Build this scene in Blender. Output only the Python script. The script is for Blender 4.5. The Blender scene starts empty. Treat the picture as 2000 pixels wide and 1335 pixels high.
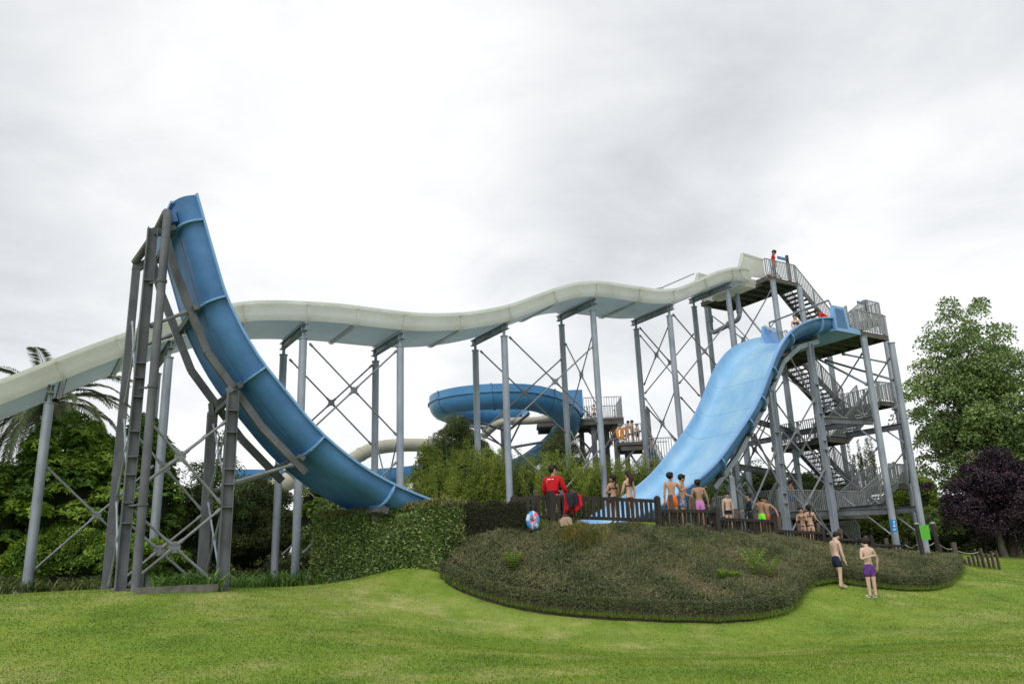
import bpy, bmesh, math, random
import numpy as np
from mathutils import Vector, Matrix
random.seed(7); RNG = np.random.default_rng(11)
scene = bpy.context.scene
COL = scene.collection

# ------------------------------------------------------------------ camera
F = 1556.0; CX, CY = 1000.0, 667.5; VP = (790.0, -4950.0)
_u = np.array([VP[0]-CX, CY-VP[1], -F]); _u /= np.linalg.norm(_u)
_y = np.array([0, 0, -1.0]); _y = _y-_u*_y.dot(_u); _y /= np.linalg.norm(_y)
_x = np.cross(_y, _u)
RM = np.column_stack([_x, _y, _u])          # world -> camera
EYE = np.array([0, 0, 1.6])
cam_d = bpy.data.cameras.new('camera'); cam = bpy.data.objects.new('camera', cam_d); COL.objects.link(cam)
m4 = Matrix([list(RM.T[i])+[float(EYE[i])] for i in range(3)]+[[0, 0, 0, 1]])
cam.matrix_world = m4
cam_d.sensor_width = 36; cam_d.lens = 36*F/2000; cam_d.clip_end = 5000; cam_d.clip_start = 0.1
scene.camera = cam

def ray(px, py):
    d = RM.T@np.array([px-CX, CY-py, -F]); return d/d[1]
def P(px, py, Y): return EYE+ray(px, py)*Y
# slide frame: s runs along both big slides (left-near to right-far), q away from the camera
D = np.array([.85, .53]); D /= np.linalg.norm(D); N = np.array([-D[1], D[0]]); O = np.array([-8.5, 20.5])
ANG = math.atan2(D[1], D[0])
def W(s, q, z): return np.array([O[0]+D[0]*s+N[0]*q, O[1]+D[1]*s+N[1]*q, z])
def inv(px, py, q):
    r = ray(px, py); t = (q+O.dot(N))/(r[:2].dot(N)); p = EYE+r*t
    return float((p[:2]-O).dot(D)), float(p[2])
def invs(px, py, s):
    r = ray(px, py); t = (s+O.dot(D))/(r[:2].dot(D)); p = EYE+r*t
    return float((p[:2]-O).dot(N)), float(p[2])

# ------------------------------------------------------------------ world, sun, exposure
def nd(nt, typ, **kw):
    n = nt.nodes.new(typ)
    for k, v in kw.items(): setattr(n, k, v)
    return n
SUN_EL, SUN_AZ = math.radians(44), math.radians(202)   # azimuth measured from +Y clockwise
world = bpy.data.worlds.new('World'); scene.world = world; world.use_nodes = True
nt = world.node_tree; nt.nodes.clear()
def mth(nt, op, a, b=None, c=None, clamp=False):
    n = nd(nt, 'ShaderNodeMath', operation=op); n.use_clamp = clamp
    for i, v in enumerate((a, b, c)):
        if v is None: continue
        if isinstance(v, (int, float)): n.inputs[i].default_value = v
        else: nt.links.new(v, n.inputs[i])
    return n.outputs[0]
SKY_DARK, SKY_BRIGHT = (.63, .65, .675, 1), (.95, .955, .96, 1)
tc = nd(nt, 'ShaderNodeTexCoord')
sep = nd(nt, 'ShaderNodeSeparateXYZ'); nt.links.new(tc.outputs['Generated'], sep.inputs[0])
den = mth(nt, 'ADD', mth(nt, 'MAXIMUM', sep.outputs[2], 0.0), .22)
cmb = nd(nt, 'ShaderNodeCombineXYZ')
nt.links.new(mth(nt, 'DIVIDE', sep.outputs[0], den), cmb.inputs[0]); nt.links.new(mth(nt, 'DIVIDE', sep.outputs[1], den), cmb.inputs[1])
n1 = nd(nt, 'ShaderNodeTexNoise'); n1.inputs['Scale'].default_value = 2.5; n1.inputs['Detail'].default_value = 7; n1.inputs['Roughness'].default_value = .56; n1.inputs['Distortion'].default_value = .3
nt.links.new(cmb.outputs[0], n1.inputs['Vector'])
val = mth(nt, 'ADD', mth(nt, 'MULTIPLY', mth(nt, 'SUBTRACT', n1.outputs['Fac'], .5), 1.9), .62)
# broad banks of thinner and thicker cloud
for (px, py, rad, amp) in [(110, 150, 13, -.34), (1010, 350, 7, -.16), (1450, 260, 14, -.22), (1250, 440, 9, -.16), (60, 520, 9, -.16), (1880, 60, 11, -.24), (780, 560, 6, -.12),
                           (600, 250, 14, .32), (1850, 430, 8, .45), (560, 60, 12, .16), (900, 120, 10, .12), (1720, 800, 12, .3), (700, 850, 14, .3)]:
    d = ray(px, py); d = d/np.linalg.norm(d)
    dp = nd(nt, 'ShaderNodeVectorMath', operation='DOT_PRODUCT'); nt.links.new(tc.outputs['Generated'], dp.inputs[0]); dp.inputs[1].default_value = tuple(float(v) for v in d)
    mr = nd(nt, 'ShaderNodeMapRange', interpolation_type='SMOOTHSTEP')
    nt.links.new(dp.outputs['Value'], mr.inputs[0]); mr.inputs[1].default_value = math.cos(math.radians(rad*1.7)); mr.inputs[2].default_value = 1.0
    mr.inputs[3].default_value = 0; mr.inputs[4].default_value = amp
    val = mth(nt, 'ADD', val, mr.outputs[0])
ramp = nd(nt, 'ShaderNodeValToRGB'); nt.links.new(val, ramp.inputs[0])
ramp.color_ramp.elements[0].position = 0.0; ramp.color_ramp.elements[0].color = SKY_DARK
ramp.color_ramp.elements[1].position = 1.0; ramp.color_ramp.elements[1].color = SKY_BRIGHT
sky = nd(nt, 'ShaderNodeTexSky', sky_type='NISHITA'); sky.sun_disc = False; sky.sun_elevation = SUN_EL; sky.sun_rotation = SUN_AZ
bg1 = nd(nt, 'ShaderNodeBackground'); nt.links.new(ramp.outputs[0], bg1.inputs[0]); bg1.inputs[1].default_value = .97
bg2 = nd(nt, 'ShaderNodeBackground'); nt.links.new(sky.outputs[0], bg2.inputs[0]); bg2.inputs[1].default_value = .1
mx = nd(nt, 'ShaderNodeMixShader'); mx.inputs[0].default_value = .07
nt.links.new(bg1.outputs[0], mx.inputs[1]); nt.links.new(bg2.outputs[0], mx.inputs[2])
wo = nd(nt, 'ShaderNodeOutputWorld'); nt.links.new(mx.outputs[0], wo.inputs[0])
sl = bpy.data.lights.new('sun', 'SUN'); sl.energy = 1.5; sl.angle = math.radians(30); sl.color = (1, .975, .94)
so = bpy.data.objects.new('sun', sl); COL.objects.link(so)
sd = Vector((math.sin(SUN_AZ)*math.cos(SUN_EL), math.cos(SUN_AZ)*math.cos(SUN_EL), math.sin(SUN_EL)))
so.rotation_euler = sd.to_track_quat('Z', 'Y').to_euler(); so.location = (0, 0, 60)
scene.render.engine = 'CYCLES'
scene.view_settings.view_transform = 'Standard'; scene.view_settings.look = 'None'
scene.view_settings.exposure = 0.22; scene.view_settings.gamma = 1; scene.view_settings.use_curve_mapping = False

# ------------------------------------------------------------------ materials
def mat(name, cols, scale=4, rough=.6, bump=0, bscale=None, attr=False, spec=.4, metal=0, detail=5, trans=0, fine=None, coords='Object', stretch=None, lo=.3, hi=.7):
    """cols: list of (r,g,b) spread over a noise (or over the per-face value 'rnd' when attr)"""
    m = bpy.data.materials.new(name); m.use_nodes = True; nt = m.node_tree; nt.nodes.clear()
    out = nd(nt, 'ShaderNodeOutputMaterial'); b = nd(nt, 'ShaderNodeBsdfPrincipled')
    b.inputs['Roughness'].default_value = rough; b.inputs['Specular IOR Level'].default_value = spec; b.inputs['Metallic'].default_value = metal
    tc = nd(nt, 'ShaderNodeTexCoord'); geo = nd(nt, 'ShaderNodeNewGeometry')
    vec = geo.outputs['Position']
    if stretch:
        mp = nd(nt, 'ShaderNodeMapping'); mp.inputs['Scale'].default_value = stretch; nt.links.new(vec, mp.inputs[0]); vec = mp.outputs[0]
    def noise(sc, det=detail):
        n = nd(nt, 'ShaderNodeTexNoise'); n.inputs['Scale'].default_value = sc; n.inputs['Detail'].default_value = det; n.inputs['Roughness'].default_value = .6
        nt.links.new(vec, n.inputs['Vector']); return n.outputs['Fac']
    rp = nd(nt, 'ShaderNodeValToRGB'); cr = rp.color_ramp
    while len(cr.elements) < len(cols): cr.elements.new(.5)
    for i, c in enumerate(cols):
        e = cr.elements[i]; k = i/max(1, len(cols)-1)
        e.position = k if attr else lo+(hi-lo)*k; e.color = (*c, 1)
    if attr:
        at = nd(nt, 'ShaderNodeAttribute', attribute_name='rnd')
        nn = mth(nt, 'MULTIPLY', mth(nt, 'SUBTRACT', noise(scale), .5), 1.0)
        nt.links.new(mth(nt, 'ADD', at.outputs['Fac'], nn), rp.inputs[0])
    else: nt.links.new(noise(scale), rp.inputs[0])
    colr = rp.outputs[0]
    if fine:                                     # (scale, amount) second fine grain in value
        hs = nd(nt, 'ShaderNodeHueSaturation'); nt.links.new(colr, hs.inputs['Color'])
        nt.links.new(mth(nt, 'ADD', mth(nt, 'MULTIPLY', mth(nt, 'SUBTRACT', noise(fine[0]), .5), fine[1]*2), 1.0), hs.inputs['Value'])
        colr = hs.outputs[0]
    nt.links.new(colr, b.inputs['Base Color'])
    if bump:
        bp = nd(nt, 'ShaderNodeBump'); bp.inputs['Strength'].default_value = bump; bp.inputs['Distance'].default_value = .05
        nt.links.new(noise(bscale or scale*4), bp.inputs['Height']); nt.links.new(bp.outputs[0], b.inputs['Normal'])
    if trans:
        tr = nd(nt, 'ShaderNodeBsdfTranslucent'); nt.links.new(colr, tr.inputs[0]); mxs = nd(nt, 'ShaderNodeMixShader'); mxs.inputs[0].default_value = trans
        nt.links.new(b.outputs[0], mxs.inputs[1]); nt.links.new(tr.outputs[0], mxs.inputs[2]); nt.links.new(mxs.outputs[0], out.inputs[0])
    else: nt.links.new(b.outputs[0], out.inputs[0])
    m['_b'] = 1
    return m
M = {}
M['galv'] = mat('galvanised_steel', [(0.207, 0.234, 0.282), (0.287, 0.322, 0.378), (0.380, 0.409, 0.468)], 1.6, .5, .15, 30, spec=.45, metal=.15, fine=(28, .18), stretch=(1, 1, .45))
M['galv_dark'] = mat('weathered_steel', [(0.069, 0.075, 0.087), (0.113, 0.121, 0.136), (0.161, 0.171, 0.191)], 2.2, .6, .2, 30, spec=.35, fine=(24, .2), stretch=(1, 1, .5))
M['rod'] = mat('steel_rod', [(0.145, 0.153, 0.166), (0.230, 0.242, 0.255)], 3, .45, 0, spec=.5, fine=(20, .15))
M['deck'] = mat('deck_underside_steel', [(.07, .065, .06), (.12, .115, .105)], 1.5, .8, .1, fine=(12, .2))
M['rail'] = mat('rail_steel', [(.22, .235, .25), (.33, .345, .36)], 2, .5, 0, fine=(15, .15))
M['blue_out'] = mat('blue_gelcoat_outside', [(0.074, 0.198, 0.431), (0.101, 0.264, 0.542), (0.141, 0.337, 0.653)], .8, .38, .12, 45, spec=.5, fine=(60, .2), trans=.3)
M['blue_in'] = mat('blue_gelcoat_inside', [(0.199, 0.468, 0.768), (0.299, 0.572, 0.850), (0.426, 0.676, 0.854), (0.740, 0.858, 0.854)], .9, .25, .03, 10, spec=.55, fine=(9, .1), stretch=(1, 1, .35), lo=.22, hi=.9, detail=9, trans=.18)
M['blue_rim'] = mat('blue_gelcoat_rim', [(0.154, 0.333, 0.626), (0.220, 0.412, 0.724)], 1.5, .35, 0, spec=.5, fine=(10, .08))
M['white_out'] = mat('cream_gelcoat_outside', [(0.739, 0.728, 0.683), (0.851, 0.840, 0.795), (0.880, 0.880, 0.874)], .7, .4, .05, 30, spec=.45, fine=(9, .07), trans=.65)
M['white_under_shade'] = mat('cream_gelcoat_shaded', [(0.454, 0.541, 0.618), (0.521, 0.617, 0.711), (0.571, 0.665, 0.752)], .9, .45, .05, 20, fine=(5, .1), stretch=(.35, .35, 1), trans=.28)  # same gelcoat, with the underside's shade put into a darker, bluer colour
M['white_rim'] = mat('cream_gelcoat_rim', [(0.748, 0.770, 0.717), (0.858, 0.869, 0.829)], 1.2, .4, 0, fine=(8, .08), trans=.6)
M['blue_far'] = mat('blue_flume', [(.045, .17, .36), (.07, .25, .48)], .8, .35, .05, 20, spec=.5, fine=(10, .1))
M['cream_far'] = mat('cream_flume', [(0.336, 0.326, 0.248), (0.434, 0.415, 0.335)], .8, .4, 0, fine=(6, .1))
M['wood'] = mat('dark_stained_wood', [(0.016, 0.013, 0.012), (0.032, 0.026, 0.023), (0.054, 0.043, 0.037)], 3, .8, .3, 20, stretch=(1, 1, .3), fine=(30, .3))
M['log'] = mat('old_log', [(.03, .026, .016), (.07, .055, .035)], 5, .9, .3, 20)
M['wood_grey'] = mat('weathered_brown_wood', [(.07, .05, .042), (.13, .095, .08)], 4, .85, .3, 20, stretch=(1, 1, .3), fine=(30, .3))
M['bark'] = mat('bark', [(.05, .04, .03), (.11, .09, .07)], 4, .9, .5, 20, stretch=(1, 1, .3))
M['bark_pale'] = mat('pale_bark', [(.12, .11, .095), (.22, .2, .17)], 4, .9, .5, 20)
M['concrete'] = mat('mossy_concrete', [(.07, .075, .055), (.15, .14, .12), (.2, .19, .17)], 5, .95, .4, 30)
M['soil'] = mat('soil_and_twigs', [(.018, .02, .012), (.04, .035, .022)], 6, 1, .5, 30)
M['hollow'] = mat('shaded_shrub_core', [(.010, .018, .007), (.022, .034, .012)], 9, 1, .6, 20)  # near-black, the shade between the leaves is put into this colour
def leafm(name, cols, sc=.8, rough=.5, trans=.18, spec=.35): return mat(name, cols, sc, rough, 0, attr=True, trans=trans, spec=spec)
M['l_shrub'] = leafm('shrub_leaf', [(0.059, 0.121, 0.019), (0.128, 0.243, 0.031), (0.234, 0.375, 0.048), (0.441, 0.573, 0.080)])
M['l_laurel'] = leafm('laurel_leaf', [(0.057, 0.106, 0.028), (0.114, 0.194, 0.052), (0.208, 0.311, 0.091), (0.398, 0.428, 0.154)], rough=.38, spec=.5)
M['l_tip'] = leafm('young_leaf_tip', [(0.117, 0.142, 0.040), (0.198, 0.190, 0.064), (0.270, 0.247, 0.104)])
M['l_box'] = leafm('clipped_hedge_leaf', [(0.021, 0.027, 0.015), (0.045, 0.051, 0.024), (0.090, 0.083, 0.042)], 1.5)
M['l_cover'] = leafm('ground_cover_leaf', [(0.074, 0.088, 0.047), (0.139, 0.162, 0.073), (0.202, 0.220, 0.098), (0.256, 0.240, 0.124), (0.276, 0.178, 0.114)], .55, .55)
M['l_bamboo'] = leafm('bamboo_leaf', [(0.112, 0.166, 0.022), (0.206, 0.282, 0.038), (0.316, 0.381, 0.063), (0.467, 0.464, 0.108)], .5)
M['l_conifer'] = leafm('dark_evergreen_leaf', [(0.057, 0.094, 0.026), (0.112, 0.153, 0.048), (0.225, 0.234, 0.086)], .8)
M['l_mid'] = leafm('mid_green_leaf', [(0.072, 0.134, 0.036), (0.134, 0.216, 0.058), (0.234, 0.324, 0.100)], .4)
M['l_maple'] = leafm('maple_leaf', [(0.113, 0.173, 0.058), (0.182, 0.269, 0.086), (0.295, 0.383, 0.124)], .4)
M['l_lime'] = leafm('lime_green_leaf', [(0.108, 0.180, 0.024), (0.192, 0.288, 0.036), (0.300, 0.396, 0.060)], .5)
M['l_purple'] = leafm('purple_leaf', [(0.017, 0.011, 0.018), (0.038, 0.021, 0.034), (0.085, 0.049, 0.073)], .5, .45, .06)
M['l_strap'] = leafm('strap_leaf', [(0.060, 0.135, 0.022), (0.120, 0.240, 0.042), (0.225, 0.360, 0.075)], .8)
M['l_fern'] = leafm('fern_frond', [(0.216, 0.370, 0.046), (0.360, 0.524, 0.065)], .8)
M['l_palm'] = leafm('palm_leaflet', [(0.054, 0.081, 0.036), (0.108, 0.144, 0.063), (0.198, 0.216, 0.108)], .4)
M['l_dead'] = leafm('dry_brown_leaf', [(.09, .055, .03), (.16, .10, .05)], 2)
M['russet'] = leafm('russet_grass', [(.16, .2, .04), (.28, .27, .06), (.36, .2, .06)], 2)
M['grassblade'] = leafm('grass_blade', [(.09, .155, .018), (.14, .21, .028), (.20, .25, .045), (.29, .29, .10)], .35, .6, .15)
# lawn: several scales of patchiness, dry areas, mowing grain
def lawn_mat():
    m = bpy.data.materials.new('lawn'); m.use_nodes = True; nt = m.node_tree; b = nt.nodes['Principled BSDF']
    b.inputs['Roughness'].default_value = .85; b.inputs['Specular IOR Level'].default_value = .12
    geo = nd(nt, 'ShaderNodeNewGeometry')
    def noise(sc, det=5, st=(1, 1, 1)):
        mp = nd(nt, 'ShaderNodeMapping'); mp.inputs['Scale'].default_value = st; nt.links.new(geo.outputs['Position'], mp.inputs[0])
        n = nd(nt, 'ShaderNodeTexNoise'); n.inputs['Scale'].default_value = sc; n.inputs['Detail'].default_value = det; n.inputs['Roughness'].default_value = .65
        nt.links.new(mp.outputs[0], n.inputs['Vector']); return n.outputs['Fac']
    def ramp(f, els):
        r = nd(nt, 'ShaderNodeValToRGB'); nt.links.new(f, r.inputs[0])
        while len(r.color_ramp.elements) < len(els): r.color_ramp.elements.new(.5)
        for e, (p, c) in zip(r.color_ramp.elements, els): e.position = p; e.color = (*c, 1)
        return r.outputs[0]
    def mix(f, a, c):
        x = nd(nt, 'ShaderNodeMix', data_type='RGBA'); 
        nt.links.new(f, x.inputs[0]); nt.links.new(a, x.inputs[6]); nt.links.new(c, x.inputs[7]); return x.outputs[2]
    base = ramp(noise(.7, 8, (.8, .9, 1)), [(.3, (.12, .195, .026)), (.46, (.165, .255, .034)), (.58, (.205, .285, .043)), (.72, (.29, .33, .075))])
    dry = ramp(noise(1.3, 8, (1, .45, 1)), [(.3, (.30, .33, .09)), (.7, (.52, .45, .22))])
    f = mth(nt, 'MULTIPLY', ramp(noise(.2, 5, (1, 1.6, 1)), [(.44, (0, 0, 0)), (.66, (1, 1, 1))]), ramp(noise(.8, 7, (1, 1.3, 1)), [(.42, (0, 0, 0)), (.66, (.95, .95, .95))]))
    c = mix(f, base, dry)
    hs = nd(nt, 'ShaderNodeHueSaturation'); nt.links.new(c, hs.inputs['Color'])
    v = mth(nt, 'ADD', mth(nt, 'MULTIPLY', mth(nt, 'SUBTRACT', noise(22, 6, (1, .4, 1)), .5), .32), 1.0)
    v = mth(nt, 'MULTIPLY', v, mth(nt, 'ADD', mth(nt, 'MULTIPLY', mth(nt, 'SUBTRACT', noise(3.2, 5, (1, .5, 1)), .5), .32), 1.0))
    nt.links.new(v, hs.inputs['Value'])
    nt.links.new(hs.outputs[0], b.inputs['Base Color'])
    bp = nd(nt, 'ShaderNodeBump'); bp.inputs['Strength'].default_value = .7; bp.inputs['Distance'].default_value = .04
    nt.links.new(noise(35, 4), bp.inputs['Height']); nt.links.new(bp.outputs[0], b.inputs['Normal'])
    return m
M['lawn'] = lawn_mat()
M['bounce_sheet'] = mat('pale_bounce_grey', [(.17, .165, .155), (.25, .245, .235)], 2, .9, .2, 20)
def flat(name, c, rough=.6, spec=.4, var=.12, sc=14):
    return mat(name, [tuple(v*(1-var) for v in c), tuple(min(1, v*(1+var)) for v in c)], sc, rough, 0, spec=spec)

# ------------------------------------------------------------------ object helpers
def tag(o, label=None, cat=None, group=None, kind=None):
    if label: o['label'] = label
    if cat: o['category'] = cat
    if group: o['group'] = group
    if kind: o['kind'] = kind
    return o
def empty(name, loc, label=None, cat=None, group=None):
    o = bpy.data.objects.new(name, None); o.location = tuple(float(v) for v in loc); o.empty_display_size = .2
    COL.objects.link(o); return tag(o, label, cat, group)
def basis(T, up=(0, 0, 1)):
    T = np.array(T, float); T /= np.linalg.norm(T); up = np.array(up, float)
    if abs(T.dot(up)) > .98*np.linalg.norm(up): up = np.array([0, 1.0, 0])
    S = np.cross(T, up); S /= np.linalg.norm(S); U = np.cross(S, T); return T, S, U
class MB:
    def __init__(self): self.v = []; self.f = []; self.mi = []; self.sm = []
    def add(self, vs, fs, mi=0, smooth=False):
        b = len(self.v); self.v += [tuple(map(float, p)) for p in vs]
        for f in fs: self.f.append([i+b for i in f]); self.mi.append(mi); self.sm.append(smooth)
        return self
    def box(self, c, sx, sy, sz, ax=None, mi=0):
        c = np.array(c, float)
        A = np.eye(3) if ax is None else np.array(ax, float)
        vs = [c+A[0]*sx/2*i+A[1]*sy/2*j+A[2]*sz/2*k for i in (-1, 1) for j in (-1, 1) for k in (-1, 1)]
        return self.add(vs, [(0, 1, 3, 2), (4, 6, 7, 5), (0, 4, 5, 1), (2, 3, 7, 6), (0, 2, 6, 4), (1, 5, 7, 3)], mi)
    def bar(self, a, b, w, h, up=(0, 0, 1), mi=0):
        a = np.array(a, float); b = np.array(b, float); T, S, U = basis(b-a, up)
        return self.box((a+b)/2, np.linalg.norm(b-a), w, h, (T, S, U), mi)
    def tube(self, pts, r, n=10, mi=0, cap=True, smooth=True):
        pts = [np.array(p, float) for p in pts]; k = len(pts)
        rs = [r]*k if isinstance(r, (int, float)) else list(r); vs = []; pS = None
        for i, p in enumerate(pts):
            T = pts[min(i+1, k-1)]-pts[max(i-1, 0)]
            T, S, U = basis(T) if pS is None else (None, None, None)
            if pS is not None:
                T = pts[min(i+1, k-1)]-pts[max(i-1, 0)]; T /= np.linalg.norm(T); S = pS-T*pS.dot(T); S /= np.linalg.norm(S); U = np.cross(S, T)
            pS = S
            for j in range(n):
                a = 2*math.pi*j/n; vs.append(p+(S*math.cos(a)+U*math.sin(a))*rs[i])
        fs = [(i*n+j, i*n+(j+1) % n, (i+1)*n+(j+1) % n, (i+1)*n+j) for i in range(k-1) for j in range(n)]
        self.add(vs, fs, mi, smooth)
        if cap:
            self.add(vs[:n], [list(range(n))[::-1]], mi); self.add(vs[-n:], [list(range(n))], mi)
        return self
    def ibeam(self, a, b, w, h, up=(0, 0, 1), t=.02, mi=0):
        a = np.array(a, float); b = np.array(b, float); T, S, U = basis(b-a, up); L = np.linalg.norm(b-a); c = (a+b)/2
        self.box(c+U*(h/2-t/2), L, w, t, (T, S, U), mi); self.box(c-U*(h/2-t/2), L, w, t, (T, S, U), mi)
        return self.box(c, L, t*.9, h-2*t, (T, S, U), mi)
    def ell(self, c, rx, ry, rz, nu=12, nv=8, ax=None, mi=0, jit=0):
        A = np.eye(3) if ax is None else np.array(ax, float); vs = []
        for i in range(nv+1):
            th = math.pi*i/nv
            for j in range(nu):
                a = 2*math.pi*j/nu; k = 1+jit*(random.random()-.5)
                vs.append(np.array(c)+(A[0]*rx*math.sin(th)*math.cos(a)+A[1]*ry*math.sin(th)*math.sin(a)+A[2]*rz*math.cos(th))*k)
        return self.add(vs, [(i*nu+j, (i+1)*nu+j, (i+1)*nu+(j+1) % nu, i*nu+(j+1) % nu) for i in range(nv) for j in range(nu)], mi, True)
    def poly(self, pts, off, mi=0):
        """extrude a planar polygon by the vector off"""
        n = len(pts); a = [np.array(p, float) for p in pts]; b = [p+np.array(off) for p in a]
        return self.add(a+b, [list(range(n)), list(range(2*n-1, n-1, -1))]+[(i, i+n, (i+1) % n+n, (i+1) % n) for i in range(n)], mi)
    def sweep(self, path, ring, mis=None, sides=None, ups=None, cap=True, smooth=True):
        """ring: closed loop of (side, up) offsets; mis: material per ring edge"""
        n = len(ring); k = len(path); vs = []
        for i, p in enumerate(path):
            for (a, b) in ring: vs.append(np.array(p)+sides[i]*a+ups[i]*b)
        base = len(self.v); self.v += [tuple(map(float, p)) for p in vs]
        for i in range(k-1):
            for j in range(n):
                self.f.append([base+i*n+j, base+(i+1)*n+j, base+(i+1)*n+(j+1) % n, base+i*n+(j+1) % n])
                self.mi.append(mis[j] if mis else 0); self.sm.append(smooth)
        return self
    def build(self, name, mats, parent=None, fix=False):
        me = bpy.data.meshes.new(name); off = Vector(parent_loc(parent))
        me.from_pydata([tuple(Vector(p)-off) for p in self.v], [], self.f)
        mats = mats if isinstance(mats, (list, tuple)) else [mats]
        for m in mats: me.materials.append(m)
        me.polygons.foreach_set('material_index', self.mi); me.polygons.foreach_set('use_smooth', self.sm)
        me.update()
        bm = bmesh.new(); bm.from_mesh(me); bmesh.ops.recalc_face_normals(bm, faces=bm.faces); bm.to_mesh(me); bm.free()
        if any(self.sm): me.set_sharp_from_angle(angle=math.radians(38))
        o = bpy.data.objects.new(name, me); COL.objects.link(o)
        if parent: o.parent = parent
        return o
LOCS = {}
def parent_loc(p):
    v = Vector((0, 0, 0))
    while p is not None: v += p.location; p = p.parent
    return v
def inst(src, name, parent, loc, rz=0, scale=None):
    """another object on the same mesh (mesh authored about its own origin), at a world location"""
    o = bpy.data.objects.new(name, src.data); COL.objects.link(o)
    o.parent = parent; o.location = Vector(tuple(map(float, loc)))-parent_loc(parent); o.rotation_euler = (0, 0, rz)
    if scale: o.scale = scale
    return o
def leaves(name, mt, pos, ax, nor, L, Wd, rnd, parent=None, fold=.25):
    """many diamond leaves folded on the midrib as one mesh"""
    pos = np.asarray(pos, float); n = len(pos); ax = ax/np.linalg.norm(ax, axis=1, keepdims=True)
    sd = np.cross(ax, nor); sd /= (np.linalg.norm(sd, axis=1, keepdims=True)+1e-9); up = np.cross(sd, ax)
    L = np.broadcast_to(L, (n,))[:, None]; Wd = np.broadcast_to(Wd, (n,))[:, None]
    if parent is not None: pos = pos-np.array(parent_loc(parent))
    v = np.empty((n, 4, 3)); v[:, 0] = pos; v[:, 2] = pos+ax*L-up*L*.12
    v[:, 1] = pos+ax*L*.45+sd*Wd/2+up*Wd*fold; v[:, 3] = pos+ax*L*.45-sd*Wd/2+up*Wd*fold
    me = bpy.data.meshes.new(name); me.vertices.add(n*4); me.vertices.foreach_set('co', v.reshape(-1).astype(np.float32))
    idx = (np.arange(n)[:, None]*4+np.array([0, 1, 2, 0, 2, 3])).reshape(-1)
    me.loops.add(n*6); me.loops.foreach_set('vertex_index', idx.astype(np.int32))
    me.polygons.add(n*2); me.polygons.foreach_set('loop_start', (np.arange(n*2)*3).astype(np.int32))
    me.update(calc_edges=True)
    at = me.attributes.new('rnd', 'FLOAT', 'FACE'); at.data.foreach_set('value', np.repeat(np.asarray(rnd, np.float32), 2))
    me.materials.append(mt); o = bpy.data.objects.new(name, me); COL.objects.link(o)
    if parent is not None: o.parent = parent
    return o
def unit(n):
    v = RNG.normal(size=(n, 3)); return v/np.linalg.norm(v, axis=1, keepdims=True)
# ------------------------------------------------------------------ terrain
CP = []
for (px, py, Y) in [(0, 1166, 20), (200, 1161, 19.3), (440, 1154, 21), (600, 1147, 26), (760, 1117, 23.5), (870, 1130, 23), (1000, 1182, 21.5), (1130, 1200, 21), (1300, 1208, 20.8),
                    (1450, 1208, 21.3), (1530, 1196, 22.3), (1572, 1146, 25.3), (1640, 1150, 25.5), (1705, 1168, 24.5), (1800, 1148, 27.5), (1860, 1128, 29), (1930, 1117, 34), (2000, 1122, 34),
                    (1010, 1036, 24.7), (872, 1082, 23.7), (940, 1066, 24.0), (1100, 1026, 25.2), (1190, 1026, 25.5), (1283, 1028, 25.9), (1398, 1034, 27.8), (1510, 1048, 30.3), (1605, 1066, 33), (1750, 1078, 35.5), (700, 1250, 15), (1400, 1290, 14)]:
    CP.append(tuple(P(px, py, Y)))
for s, q, z in [(11, 1.7, 1.8), (30, 3, 1.7), (34.5, 4, 1.6), (25, 3, 1.9), (20, 3, 1.9), (20, 7, 1.9), (14, 7.5, 2.0), (5, 6.7, 1.05), (5, 9.3, 1.0), (1, 3, 1.2), (-3, 6.7, 1.22), (6, 2, 1.25), (-8, 6, 1.1), (30, 12, 1.6)]:
    CP.append(tuple(W(s, q, z)))
CP += [(-12, 9, -.1), (-4, 9, 0), (4, 9, 0), (12, 9, -.1), (0, 4, 0), (-12, 14, .35), (14, 15, -.1), (8, 14, -.05), (30, 25, .3), (-30, 22, 1.1), (-40, 50, 1), (0, 60, 1.2), (45, 60, .6), (35, 40, .5), (0, -10, 0), (-25, 5, 0), (25, 5, -.2)]
CP = np.array(CP); CP = CP[CP[:, 1].argsort()]
def _U(r2): return np.where(r2 > 1e-12, .5*r2*np.log(r2+1e-12), 0)
_n = len(CP); _A = np.zeros((_n+3, _n+3)); _d = ((CP[:, None, :2]-CP[None, :, :2])**2).sum(-1)
_A[:_n, :_n] = _U(_d)+np.eye(_n)*.6; _A[:_n, _n] = 1; _A[:_n, _n+1:] = CP[:, :2]; _A[_n, :_n] = 1; _A[_n+1:, :_n] = CP[:, :2].T
_w = np.linalg.solve(_A, np.concatenate([CP[:, 2], np.zeros(3)]))
def ground(x, y):
    x = np.atleast_1d(np.asarray(x, float)); y = np.atleast_1d(np.asarray(y, float)); sh = x.shape; xf = x.ravel(); yf = y.ravel()
    xc = np.clip(xf, -45, 45); yc = np.clip(yf, -12, 62); out = np.empty(len(xf))
    for a in range(0, len(xf), 20000):
        b = slice(a, a+20000); r2 = (xc[b, None]-CP[None, :, 0])**2+(yc[b, None]-CP[None, :, 1])**2
        out[b] = _U(r2)@_w[:_n]+_w[_n]+_w[_n+1]*xc[b]+_w[_n+2]*yc[b]
    return np.clip(out, -.8, 3.1).reshape(sh)
def gz(x, y): return float(ground(x, y)[0])
def onground(px, py):
    r = ray(px, py)
    ts = np.linspace(9, 60, 600); zz = EYE[2]+r[2]*ts; g = ground(EYE[0]+r[0]*ts, ts)
    k = np.argmax(zz < g); k = k if zz[k] < g[k] else len(ts)-1
    p = EYE+r*ts[k]; p[2] = gz(p[0], p[1]); return p
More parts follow.
